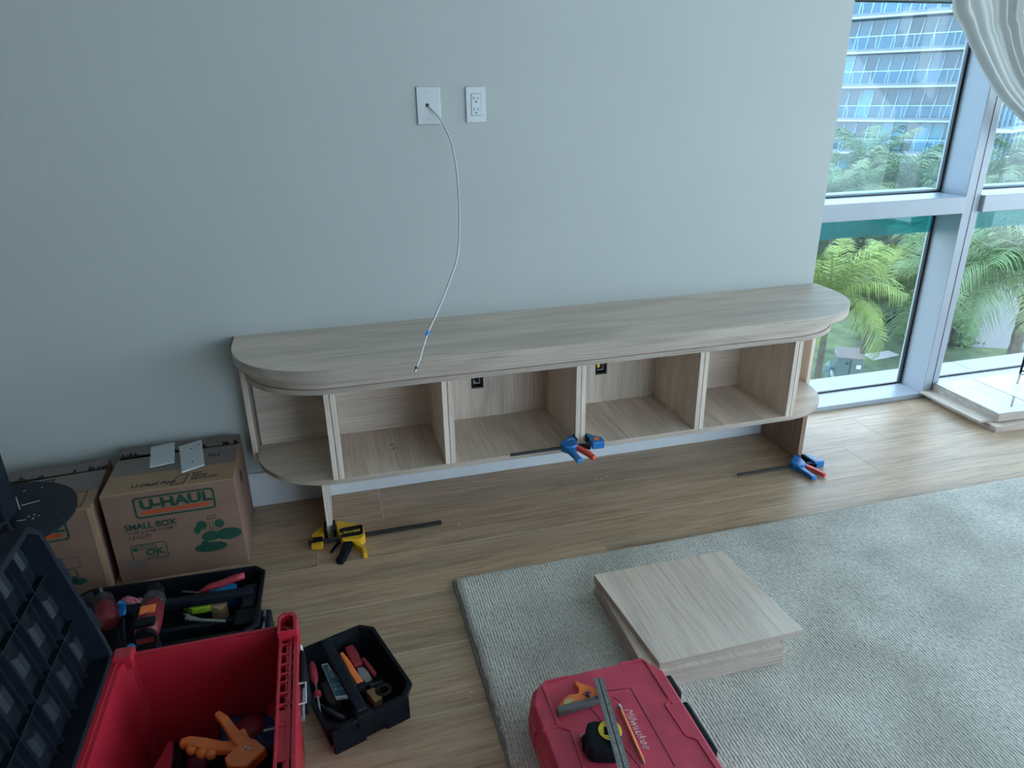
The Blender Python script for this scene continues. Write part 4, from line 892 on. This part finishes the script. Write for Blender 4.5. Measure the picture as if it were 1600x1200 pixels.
MB().bar(rel(p, .09, [(298, 966, 0), (312, 969, 0), (352, 971, 0)]), [.016, .010, .010], .006).obj('handle', m_steel, t, bevel=.001)
MB().prism([(q.x, q.y) for q in rel(p, .09, [(286, 960, 0), (296, 961, 0), (300, 964, 0), (298, 970, 0), (288, 968, 0), (292, 965, 0)])], -.004, .005).obj('jaw', m_steel, t, bevel=.001)
t, p = item('battery_pack', 'black slide-in battery on the right corner of the large black tray', 'battery', 385, 970, .0)
p = at_z(393, 982, .05); t.location = (p.x, p.y, 0)
MB().prism(rrect(-.055, .055, -.050, .050, .012), 0, .070).obj('casing', m_navyp, t, bevel=.006)
MB().prism(rrect(-.038, .030, -.030, .034, .006), .070, .098).obj('slide_head', m_blackp, t, bevel=.004)
for k in (-1, 1): MB().box(.034, .040, -.04+.02*k, .03+.02*k, .0705, .078).obj('rail', m_steel, t, bevel=.001)
t, p = item('plastic_bag', 'pinkish see-through bag between the drill and driver', 'bag', 205, 950, .08)
mb = MB(); nn = 12; vs = []; fs = []
cc = rel(p, .08, [(178, 944, 0), (222, 934, 0), (226, 950, 0), (182, 958, 0)])
for i in range(nn+1):
    for j in range(nn+1):
        f, g_ = i/nn, j/nn; q = cc[0].lerp(cc[1], f).lerp(cc[3].lerp(cc[2], f), g_)
        vs.append((q.x, q.y, .03*math.sin(PI*f)*math.sin(PI*g_)+random.uniform(-.004, .004)))
for i in range(nn):
    for j in range(nn): a = i*(nn+1)+j; fs.append((a, a+nn+1, a+nn+2, a+1))
o = MB().add(vs, fs).obj('pouch', m_pink, t); md = o.modifiers.new('s', 'SOLIDIFY'); md.thickness = .0015; md.offset = 0

# ---- cordless drill standing upright, chuck pointing away
dp = at_z(234, 968, .20)
t = thing('cordless_drill', 'red and black cordless drill standing with its chuck towards the wall', 'drill', (dp.x, dp.y, 0), (0, 0, .05))
RX = Matrix.Rotation(-PI/2, 3, 'X')
MB().lathe([(.020, -.062), (.028, -.055), (.030, -.02), (.030, .03), (.027, .055)], 20, (0, 0, .20), RX).obj('motor_housing', m_redk, t, smooth=True)
MB().lathe([(.027, .0), (.029, .006), (.028, .03), (.025, .034)], 20, (0, .055, .20), RX).obj('torque_collar', m_dsteel, t)
MB().lathe([(.024, .0), (.022, .02), (.020, .034), (.012, .048), (.008, .052)], 20, (0, .089, .20), RX).obj('chuck', m_blackp, t, smooth=False)
for s in (-1, 1): MB().tube([(s*.004, .139, .20), (s*.003, .150, .20)], .0018, 6).obj('chuck_jaw', m_steel, t)
MB().box(-.024, .024, -.060, -.030, .222, .234).obj('top_cap', m_blackp, t, bevel=.004)
MB().box(-.018, .018, -.010, .020, .226, .2315).obj('brand_badge', m_orange, t, bevel=.002)
MB().lathe([(.026, 0), (.027, .012), (.022, .018)], 20, (0, -.078, .20), RX).obj('rear_cap', m_blackp, t)
MB().box(-.020, .020, -.0805, -.078, .192, .206).obj('badge', m_redk, t)
MB().bar([(0, -.030, .18), (.002, -.038, .13), (.004, -.046, .085)], .034, .040, up=(0, 1, 0)).obj('handle', m_blackp, t, bevel=.008)
MB().box(-.036, .040, -.100, .016, .012, .088).obj('battery', m_blackp, t, bevel=.008)
MB().box(-.030, .034, -.09, .006, 0, .012).obj('foot', m_redk, t, bevel=.003)
MB().box(-.040, -.026, -.05, .03, .185, .212).obj('belt_hook', m_blackp, t, bevel=.006)
# ---- impact driver beside it
dp = at_z(168, 962, .19)
t = thing('impact_driver', 'red impact driver with a round back beside the black lid', 'driver', (dp.x, dp.y, 0), (0, 0, .35))
MB().lathe([(.014, -.038), (.023, -.032), (.026, -.015), (.026, .03), (.024, .045)], 22, (0, 0, .19), RX).obj('motor_housing', m_redk, t, smooth=True)
MB().lathe([(.024, .0), (.026, .01), (.024, .035), (.012, .05)], 22, (0, .045, .19), RX).obj('nose_cone', m_dsteel, t)
MB().tube([(0, .09, .19), (0, .135, .19)], .004, 8).obj('bit', m_steel, t)
MB().bar([(0, -.012, .17), (0, -.020, .12), (0, -.026, .075)], .034, .040, up=(0, 1, 0)).obj('handle', m_blackp, t, bevel=.008)
MB().box(-.036, .036, -.070, .030, .0, .078).obj('battery', m_blackp, t, bevel=.008)
# ---- caulking style tool with blue trim
dp = at_z(186, 985, .12)
t = thing('spring_clamp', 'black spring clamp with bright blue tips behind the lid corner', 'clamp', (dp.x, dp.y, 0))
for k, (dx, w_) in enumerate(((-.012, .014), (.008, .012))):
    MB().bar([(dx, -.05, .02), (dx, -.01, .10), (dx, .02, .145)], w_, .018, up=(0, 1, 0)).obj('arm', m_blackp, t, bevel=.003)
MB().bar([(-.012, .02, .145), (-.006, .03, .165)], .022, .020, up=(0, 1, 0)).obj('blue_tip', m_bblue, t, bevel=.004)
MB().bar([(.008, .022, .150), (.012, .036, .185)], .020, .018, up=(0, 1, 0)).obj('blue_tip', m_bblue, t, bevel=.005)
MB().box(.016, .040, -.035, -.020, .075, .088).obj('blue_knob', m_bblue, t, bevel=.004)
MB().box(-.03, .03, -.07, -.03, 0, .03).obj('foot', m_blackp, t, bevel=.005)

# ================================================================ RED CASE on the rug
cx0, cx1, cy0, cy1 = .335, .688, -1.78, -1.248
ocx, ocy = (cx0+cx1)/2, (cy0+cy1)/2
case = thing('tool_case', 'closed red plastic tool case with black latches on the rug', 'tool case', (ocx, ocy, .0205))
W2, D2 = (cx1-cx0)/2, (cy1-cy0)/2
def ch(a, b_, c_): return [(a, -b_+c_), (a, b_-c_), (a-c_*.45, b_-c_*.35), (a-c_, b_), (-a+c_, b_), (-a+c_*.4, b_-c_*.4), (-a, b_-c_*1.3), (-a, -b_+c_)]
m_ = MB()
lv = [(.0, .93), (.02, .985), (.055, 1.0), (.060, .985), (.066, 1.0), (.098, .975), (.116, .925)]
base_ = ch(W2, D2, .05); vs = []
for z, s in lv: vs += [(p[0]*s, p[1]*(1-(1-s)*W2/D2), z) for p in base_]
fs = [tuple(range(7, -1, -1)), tuple(range((len(lv)-1)*8, len(lv)*8))]
for r in range(len(lv)-1):
    for k in range(8): fs.append((r*8+k, r*8+(k+1) % 8, (r+1)*8+(k+1) % 8, (r+1)*8+k))
m_.add(vs, fs).obj('shell', m_redd, case, bevel=.003)
zt = .116
# raised corner ridges, centre panel grooves
def onl(pts): return [at_z(u, v, .0205+zt)-Vector((ocx, ocy, .0205)) for u, v in pts]
def strip(pts, w_, nm, mt, h=.0022):
    P = onl(pts); MB().bar(P, w_, h).obj(nm, mt, case, bevel=.0006)
strip([(887, 1058), (852, 1066), (848, 1072), (873, 1134)], .006, 'ridge', m_redd, .006)
strip([(968, 1038), (1003, 1031), (1010, 1036), (1046, 1092)], .006, 'ridge', m_redd, .006)
strip([(946, 1080), (985, 1075), (1055, 1198)], .003, 'groove', plain('dark_red_groove', (.12, .008, .015), .6), .0012)
strip([(920, 1103), (1030, 1235)], .0025, 'groove', bpy.data.materials['dark_red_groove'], .0012)
strip([(957, 1089), (970, 1097)], .002, 'groove', bpy.data.materials['dark_red_groove'], .0012)
strip([(848, 1142), (872, 1135), (892, 1142), (912, 1200)], .005, 'ridge', m_redd, .005)
strip([(1040, 1102), (1046, 1095), (1052, 1100)], .004, 'ridge', m_redd, .005)
strip([(1040, 1102), (1072, 1150), (1090, 1156), (1122, 1205)], .004, 'ridge', m_redd, .005)
for (ya, yb) in ((.155, .215), (-.01, .13)):
    l_ = MB().box(W2-.004, W2+.016, ya, yb, .045, .088).obj('latch', m_blackp, case, bevel=.005)
    MB().box(W2+.016, W2+.019, ya+.008, yb-.008, .052, .080).obj('latch_face', m_dsteel, l_, bevel=.001)
for (ya, yb) in ((.14, .16), (-.18, -.10)): MB().box(-W2-.004, -W2+.012, ya, yb, .04, .09).obj('side_rib', m_redd, case, bevel=.004)
a, b_ = onl([(974, 1108), (1026, 1210)]); dd = (b_-a).normalized(); up_ = Vector((-dd.y, dd.x, 0))
text('worn_lettering', 'Milwaukee', m_whitelet, case, a+Vector((0, 0, .0004)), dd, up_, .027, bold=0, shear=.35, sx_=.95)
# combination square
ZC = .0205+zt
p = at_z(905, 1090, ZC+.012)
cs = thing('combination_square', 'combination square with an orange head and steel ruler on the red case', 'square', (p.x, p.y, ZC))
ZB = Vector((p.x, p.y, ZC))
def cq(pts, z): return [at_z(u, v, z)-ZB for u, v in pts]
H = cq([(871, 1104), (882, 1090), (890, 1085), (903, 1083), (905, 1076), (896, 1063), (941, 1078), (944, 1086)], ZC+.014)
MB().prism([(q.x, q.y) for q in H], .002, .014).obj('head', m_orange, cs, bevel=.002)
MB().prism([(q.x, q.y) for q in cq([(870, 1105), (939, 1086), (942, 1092), (873, 1114)], ZC+.014)], .0, .0160).obj('head_edge', m_gsteel, cs, bevel=.001)
MB().prism([(q.x, q.y) for q in cq([(909, 1084), (920, 1079), (926, 1083), (916, 1088)], ZC+.015)], .0142, .0150).obj('cut_out', m_redd, cs)
MB().prism([(q.x, q.y) for q in cq([(881, 1096), (888, 1091), (897, 1092), (893, 1098), (882, 1101)], ZC+.015)], .0142, .0152).obj('level_vial', m_tan, cs)
q = cq([(919, 1085)], ZC+.018)[0]; MB().lathe([(.0055, 0), (.0055, .006), (.004, .008)], 12, (q.x, q.y, .0145)).obj('lock_knob', m_dsteel, cs)
r1 = at_z(935, 1060, ZC+.014)-ZB; r2 = at_z(979, 1215, ZC+.078)-ZB
ru = MB().bar([r1, r2], .0235, .0022).obj('ruler', m_steel, cs)
sd2 = (r2-r1).normalized().cross(Vector((0, 0, 1))).normalized(); nrm = sd2.cross((r2-r1).normalized())
if nrm.z < 0: nrm = -nrm
MB().bar([r1+nrm*.0012, r2+nrm*.0012], .0028, .0004).obj('slot', m_ink, ru)
tk = MB()
for k in range(1, 40):
    c_ = r1.lerp(r2, k/40)+nrm*.0013; e = .004 if k % 4 else .007
    tk.bar([c_+sd2*.0115, c_+sd2*(.0115-e)], .0005, .0004, up=nrm); tk.bar([c_-sd2*.0115, c_-sd2*(.0115-e)], .0005, .0004, up=nrm)
tk.obj('scale_marks', m_ink, ru)
for k in range(1, 10):
    c_ = r1.lerp(r2, k/10+.01)+nrm*.0013
    text('scale_number', str(k), m_ink, ru, c_-sd2*.002, (r2-r1), nrm.cross(r2-r1), .0055, ext=.0001)
# tape measure
p = at_z(944, 1156, ZC+.025)
tm = thing('tape_measure', 'black and yellow tape measure under the steel ruler', 'tape measure', (p.x, p.y, ZC), (0, 0, -.35))
MB().prism([(-.038, -.030), (-.024, -.040), (.026, -.038), (.037, -.022), (.038, .018), (.028, .034), (-.020, .036), (-.036, .030), (-.042, .0)], 0, .042).obj('case', m_blackp, tm, bevel=.007, seg=3)
MB().lathe([(.0255, 0), (.0245, .003)], 28, (.012, .010, .041)).obj('yellow_disc', m_yel2, tm)
MB().box(-.001, .018, -.004, .016, .0441, .0455).obj('logo_patch', m_blackp, tm, bevel=.001)
MB().box(-.050, -.038, .014, .020, .0, .014).obj('tape_hook', m_steel, tm)
MB().box(-.046, -.036, -.012, .012, .004, .022).obj('tape_mouth', m_blackp, tm)
# pencil
a = at_z(967, 1101, ZC+.005); b_ = at_z(1008, 1195, ZC+.004)
pc = thing('pencil', 'orange wooden pencil lying on the red case beside the ruler', 'pencil', a)
dv = b_-a
MB().tube([dv*.10, dv*.92], .0037, 6).obj('barrel', m_pencil, pc)
MB().tube([dv*.04, dv*.10], .0038, 10).obj('ferrule', m_steel, pc); MB().tube([dv*0, dv*.04], .0034, 10).obj('eraser', m_plate, pc)
MB().tube([dv*.92, dv*1.0], [.0036, .0006], 8).obj('point', m_tan, pc)

# ================================================================ WOOD CRUMBS on floor
mb = MB()
for (u, v, s) in ((725, 700+20, 0), (893, 716, .003), (966, 716, .004), (940, 748, .004), (932, 749, .003), (948, 744, .004), (970, 769, .004), (975, 766, .003), (717, 820, .004), (893, 766, .003), (866, 760, .003), (1005, 762, .003), (737, 1082, .004), (735, 1090, .003), (600, 826, .003), (723, 661-2, 0)):
    if s:
        p = at_z(u, v, .002); mb.cbox((p.x, p.y, .0012), (s*1.8, s*1.2, .002), Matrix.Rotation(random.random()*3, 3, 'Z'))
o = mb.obj('wood_crumbs', plain('wood_crumb', (.70, .55, .35), .8)); tag(o, 'tiny pale wood crumbs scattered over the oak floor', 'debris'); o['kind'] = 'stuff'

# ================================================================ OUTSIDE
GZ = -10.6
def od(name, col, *r, **k): return plain(name, tuple(c*.29 for c in col), *r, **k)
m_grass = od('lawn_grass', (.24, .36, .17), .9, var=.35, scale=1.3, bump=.3)
m_trunk = od('palm_trunk', (.26, .22, .17), .9, var=.3, scale=6, bump=.5)
m_frA = od('frond_yellow_green', (.36, .55, .07), .55, var=.25, scale=2)
m_frB = od('frond_green', (.17, .36, .10), .55, var=.3, scale=2)
m_frC = od('frond_pale', (.30, .45, .16), .55, var=.3, scale=2)
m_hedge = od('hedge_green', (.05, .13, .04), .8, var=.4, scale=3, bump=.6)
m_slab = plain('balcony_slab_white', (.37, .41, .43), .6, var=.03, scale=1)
m_slab2 = od('balcony_upstand_blue', (.48, .62, .76), .5, var=.05, scale=1)  # light blue glass rail base above the white slab edge
m_fg = [od('facade_glass_%s' % n_, c_, .12, var=.25, scale=.5, spec=.8) for n_, c_ in (('slate', (.07, .22, .32)), ('blue', (.10, .36, .55)), ('cyan', (.13, .80, 1.1)), ('deep', (.05, .15, .22)))]
m_railg = glassmat('balcony_glass', (.62, .82, .92), .08, haze=.10, hazecol=(.4, .7, .9))
m_bmul = plain('facade_mullion', (.34, .46, .50), .5, var=.03)
gr = MB().box(-60, 190, 2, 190, GZ-.3, GZ).obj('lawn', m_grass); tag(gr, 'green lawn between the buildings far below the window', 'lawn')
def facade(name, label, P0, u, nb, floors, bay, fh=2.9, z0=1.43, depth=1.5, slant=.30, seed=1):
    rnd = random.Random(seed); u = Vector((u[0], u[1], 0)).normalized(); nn_ = Vector((u.y, -u.x, 0))
    if nn_.dot(Vector((CAM.x-P0[0], CAM.y-P0[1], 0))) < 0: nn_ = -nn_
    t = thing(name, label, 'building', (P0[0], P0[1], GZ)); ang = math.atan2(u.y, u.x); t.rotation_euler = (0, 0, ang)
    sgn = 1 if nn_.dot(Vector((-math.sin(ang), math.cos(ang), 0))) > 0 else -1    # local +y side facing us
    L = nb*bay
    pane_m = []
    for m_ in m_fg:
        o = MB().box(.02, bay-.02, -.03, .03, 0, fh-.34)
        o.v = [(x+(z)*slant*bay*.35/1.0*0+z*.16, y, z) for x, y, z in o.v]
        me = o.obj('pane', m_).data; pane_m.append(me); bpy.data.objects.remove([q for q in bpy.data.objects if q.data == me][0])
    mu = MB().box(-.055, .055, -.06, .06, 0, fh-.34); mu.v = [(x+z*.16, y, z) for x, y, z in mu.v]; mo = mu.obj('mullion', m_bmul); mum = mo.data; bpy.data.objects.remove(mo)
    po = MB().box(-.02, .02, -.02, .02, 0, 1.02).obj('railing_post', m_bmul); pom = po.data; bpy.data.objects.remove(po)
    x0f = -3 if seed == 1 else -.3
    core = MB().box(x0f, L+.5, -sgn*.2 if sgn > 0 else .2, -sgn*1.2, 0, z0-GZ+fh*(floors[1]+1)); core.obj('wall', m_fg[3], t)
    for k in range(floors[0], floors[1]+1):
        zs = z0-GZ+k*fh
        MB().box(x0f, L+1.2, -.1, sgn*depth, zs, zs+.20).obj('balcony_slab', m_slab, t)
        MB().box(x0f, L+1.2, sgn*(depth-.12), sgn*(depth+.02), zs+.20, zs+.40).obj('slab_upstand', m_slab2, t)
        MB().box(x0f, L+1.2, sgn*depth-.03, sgn*depth+.03, zs+1.36, zs+1.43).obj('handrail', m_bmul, t)
        MB().box(x0f, L+1.2, sgn*depth-.008, sgn*depth+.008, zs+.42, zs+1.33).obj('railing_glass', m_railg, t)
        for i in range(nb):
            me = pane_m[rnd.choices((0, 1, 2, 3), (.36, .34, .16, .14))[0]]
            for nm, mm in (('pane', me), ('mullion', mum)):
                o = bpy.data.objects.new(nm, mm); C.objects.link(o); o.parent = t; o.location = (i*bay-.35, sgn*(.04 if nm == 'pane' else .1), zs+.20)
        for i in range(int(L/1.55)+1):
            o = bpy.data.objects.new('railing_post', pom); C.objects.link(o); o.parent = t; o.location = (i*1.55, sgn*depth, zs+.36)
    return t
az = math.radians(38.2); P0 = (CAM.x+80*math.sin(az)-.574*17.12, CAM.y+80*math.cos(az)+.819*17.12)
facade('apartment_building', 'blue glass apartment block with white balcony slabs across the lawn', P0, (.574, -.819), 36, (-4, 2), 1.07)
P1 = at_r(1546, 200, 60)
facade('apartment_building', 'angled wing of the glass apartment block seen in the right-hand pane', (P1.x, P1.y), (.86, .51), 12, (-4, 2), 1.6, fh=2.9, z0=1.43, depth=1.4, seed=5)

# ---- palms
def frond_mesh(name, L, droop, nl, ll, mat, seed, wd=.045):
    rnd = random.Random(seed); m_ = MB(); pts = []
    for i in range(13):
        f = i/12; a = .9-droop*f*1.6; pts.append(f)
    P = [Vector((0, 0, 0))]; a = 1.0
    for i in range(12):
        a = 1.0-droop*((i+1)/12)**1.2; P.append(P[-1]+Vector((math.cos(a), 0, math.sin(a)))*L/12)
    m_.tube(P, [.03*(1-.85*i/12) for i in range(13)], 4)
    for k in range(nl):
        f = .14+.86*k/nl; i = min(11, int(f*12)); p = P[i].lerp(P[i+1], f*12-i); d = (P[i+1]-P[i]).normalized()
        le = ll*(math.sin(PI*min(1, f*.85+.12))**.6)*rnd.uniform(.85, 1.1)
        for s in (-1, 1):
            out = (Vector((0, s, 0))*.80+d*.55+Vector((0, 0, rnd.uniform(-.25, .12)))).normalized()
            q1 = p+out*le*.55+Vector((0, 0, -.02)); q2 = p+out*le+Vector((0, 0, -le*.42)); w_ = d*wd
            m_.add([p-w_*.5, p+w_*.5, q1+w_*.5, q1-w_*.5, q2], [(0, 1, 2, 3), (3, 2, 4)])
    o = m_.obj(name, mat, fix=False); me = o.data; bpy.data.objects.remove(o); return me
fronds = {}
for nm, mt in (('A', m_frA), ('B', m_frB), ('C', m_frC)):
    fronds[nm] = [frond_mesh('frond', 3.1, d_, 40, .95, mt, i+3, wd=.036) for i, d_ in enumerate((.9, 1.6, 2.3))]
def palm(label, base_, ztop, kinds, nf, scale, lean=(0, 0), seed=1, rtr=.16, grp='palms on the lawn', up=0):
    rnd = random.Random(seed); t = thing('palm_tree', label, 'palm tree', (base_.x, base_.y, GZ), group=grp)
    H = ztop-GZ; P = [Vector((lean[0]*(k/6)**2, lean[1]*(k/6)**2, H*k/6)) for k in range(7)]
    m_ = MB(); pr_ = []; R_ = []
    for k in range(25):
        f = k/24; q = P[min(5, int(f*6))].lerp(P[min(5, int(f*6))+1], f*6-min(5, int(f*6))); pr_.append(q); R_.append(rtr*(1-.35*f)*(1.08 if k % 2 else .94))
    m_.tube(pr_, R_, 10).obj('trunk', m_trunk, t, smooth=False)
    MB().lathe([(rtr*.6, -.5), (rtr*1.1, -.2), (rtr*.8, .25), (.03, .5)], 10, P[-1]).obj('crownshaft', m_frA if 'A' in kinds else m_trunk, t)
    for i in range(nf):
        k = rnd.choice(kinds); e = i/nf; me = fronds[k][0 if e < .3+up else (1 if e < .65+up else 2)]
        o = bpy.data.objects.new('frond', me); C.objects.link(o); o.parent = t; o.location = P[-1]
        o.rotation_euler = (rnd.uniform(-.25, .25), -(.35-(.9-up*1.6)*e)+rnd.uniform(-.15, .15), i*2.4+rnd.uniform(-.3, .3)); s = scale*rnd.uniform(.85, 1.12); o.scale = (s, s, s)
    return t
b1 = at_z(1340, 590, GZ); palm('yellow-green palm in front of the utility box', b1, at_r(1357, 485, math.hypot(b1.x, b1.y-CAM.y)).z, 'AAC', 24, 1.0, seed=3, up=.45, rtr=.13)
b2 = at_r(1282, 560, 29); palm('yellow-green palm cut off by the end of the plaster wall', b2, at_r(1280, 470, 29).z, 'A', 26, 1.05, seed=8)
b3 = at_r(1422, 520, 39); palm('grey-green drooping palm behind the first pane, near the mullion', b3, at_r(1418, 462, 39).z, 'B', 24, 1.25, seed=5)
b4 = at_r(1582, 560, 27); palm('leaning palm with a thick trunk in the right-hand pane', b4, at_r(1590, 432, 27).z, 'BC', 26, 1.1, seed=12, rtr=.24)
b5 = at_r(1474, 545, 34); palm('palm directly right of the mullion in the lower right-hand pane', b5, at_r(1492, 440, 34).z, 'BC', 26, 1.25, seed=21)
b6 = at_r(1340, 330, 52); palm('tall palm in front of the balconies in the upper left pane', b6, at_r(1338, 275, 52).z, 'CB', 26, 1.35, seed=31)
b7 = at_r(1400, 330, 48); palm('palm with spread fronds low in the upper left pane', b7, at_r(1385, 300, 48).z, 'CB', 26, 1.15, seed=37)
b8 = at_r(1575, 330, 46); palm('palm top in the upper right-hand pane', b8, at_r(1572, 278, 46).z, 'CB', 26, 1.1, seed=41)
b9 = at_r(1305, 340, 44); palm('palm low behind the plaster wall end, upper left pane', b9, at_r(1300, 318, 44).z, 'CB', 26, 1.1, seed=43)
# ---- hedges / shrubs
def shrub(label, c_, r, h, n_, seed, mat=m_hedge, grp='shrubs beyond the lawn'):
    rnd = random.Random(seed); m_ = MB()
    for k in range(n_):
        th_ = rnd.uniform(0, 2*PI); ph_ = math.acos(rnd.uniform(0, 1)); q = Vector((r*math.sin(ph_)*math.cos(th_), r*math.sin(ph_)*math.sin(th_), h*math.cos(ph_)))*rnd.uniform(.8, 1.05)
        s = rnd.uniform(.12, .30); a = Vector((rnd.uniform(-1, 1), rnd.uniform(-1, 1), rnd.uniform(-1, 1))).normalized()*s; b_ = a.orthogonal().normalized()*s*.5
        m_.add([q-a, q-b_, q+a, q+b_], [(0, 1, 2, 3)])
    t = thing('shrub', label, 'shrub', (c_.x, c_.y, GZ), group=grp)
    m_.obj('foliage', mat, t, fix=False)
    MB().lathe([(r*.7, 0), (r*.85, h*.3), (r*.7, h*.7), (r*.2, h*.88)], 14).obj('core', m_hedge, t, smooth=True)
sh = [(1465, 512, 41, 1.8, 1.7), (1500, 512, 42, 1.8, 1.5), (1525, 515, 43, 1.7, 1.5), (1410, 505, 44, 2.2, 2.2), (1375, 495, 46, 2.4, 2.6), (1440, 500, 45, 2.2, 2.4), (1335, 490, 47, 2.5, 3.0), (1300, 490, 46, 2.5, 3.0),
      (1330, 300, 58, 3.4, 3.8), (1375, 300, 58, 3.2, 3.4), (1290, 300, 57, 3.2, 4.0), (1480, 420, 52, 3, 4.0), (1540, 420, 52, 3, 4.0), (1430, 420, 54, 3, 3.8)]
wh = ['rounded green hedge just right of the mullion at the lawn edge', 'rounded green hedge at the lawn edge, middle of the right-hand pane', 'rounded green hedge at the lawn edge nearest the right border', 'dark shrub behind the drooping palm', 'tall dark shrub behind the utility box palm', 'dark shrub touching the mullion in the left pane', 'tall shrub left of the yellow-green palm crown', 'tall shrub behind the palm cut off by the wall', 'hazy bush mass low in the upper left pane, middle', 'hazy bush mass low in the upper left pane, right', 'hazy bush mass low in the upper left pane, by the wall', 'bush below the balconies right of the mullion', 'bush below the balconies near the right border', 'bush below the balconies left of the mullion']
for i, (u, v, r_, rr_, hh) in enumerate(sh): shrub(wh[i], at_r(u, v, r_), rr_, hh, 500, i+50, m_frB if i in (0, 1, 2, 8, 9, 10) else m_hedge)
# ---- utility box and slab
c_ = at_z(1322, 590, GZ); m_util = od('utility_green', (.26, .42, .42), .5, var=.06, scale=3); m_utop = od('utility_top', (.55, .50, .48), .6)
ub = thing('utility_box', 'pale green utility box with a sloping top on the lawn', 'utility box', (c_.x, c_.y, GZ), (0, 0, math.radians(-30)))
MB().box(-.75, .75, -.55, .65, 0, .12).obj('plinth', m_ledge, ub)
MB().box(-.65, .65, -.45, .55, .12, 1.15).obj('cabinet', m_util, ub, bevel=.02)
MB().add([(-.68, -.48, 1.15), (.68, -.48, 1.15), (.68, .58, 1.15), (-.68, .58, 1.15), (-.68, -.48, 1.2), (.68, -.48, 1.2), (.6, .58, 1.42), (-.6, .58, 1.42)], [(0, 3, 2, 1), (4, 5, 6, 7), (0, 1, 5, 4), (1, 2, 6, 5), (2, 3, 7, 6), (3, 0, 4, 7)]).obj('top', m_utop, ub)
MB().box(-.02, .02, -.47, -.45, .18, 1.1).obj('door_gap', m_dsteel, ub); MB().box(-.22, -.10, -.475, -.455, .85, .95).obj('lock_plate', m_ink, ub); MB().box(.30, .52, -.47, -.455, .65, .85).obj('sign', m_plate, ub)
P = [at_z(u, v, GZ+.05) for u, v in ((1350, 553), (1388, 548), (1404, 554), (1365, 562))]; c_ = sum(P, Vector())/4
ub.scale = (.85, .85, .9)
tag(MB().prism([(p.x-c_.x, p.y-c_.y) for p in P], 0, .06).obj('concrete_pad', m_ledge, None, (c_.x, c_.y, GZ)), 'flat pale concrete pad in the lawn beside the palm trunk', 'pad')
c_ = at_z(1292, 590, GZ)
hy = thing('hydrant', 'small pale blue pipe fitting at the lawn edge by the wall end', 'hydrant', (c_.x, c_.y, GZ)); m_hy = od('pale_blue_metal', (.35, .60, .65), .5)
MB().lathe([(.10, 0), (.10, .5), (.14, .52), (.14, .6), (.08, .75), (.03, .8)], 14).obj('barrel', m_hy, hy)
MB().tube([(-.25, 0, .42), (.25, 0, .42)], .07, 10).obj('side_outlets', m_hy, hy)
c_ = at_z(1600, 560, GZ)
tag(MB().box(-1.6, 6, -.1, .3, 0, 3.2).obj('white_garden_wall', od('white_render', (.70, .76, .84), .7), None, (c_.x+.2, c_.y+1.5, GZ+.01), (0, 0, -.5)), 'pale garden wall behind the leaning palm trunk', 'wall')
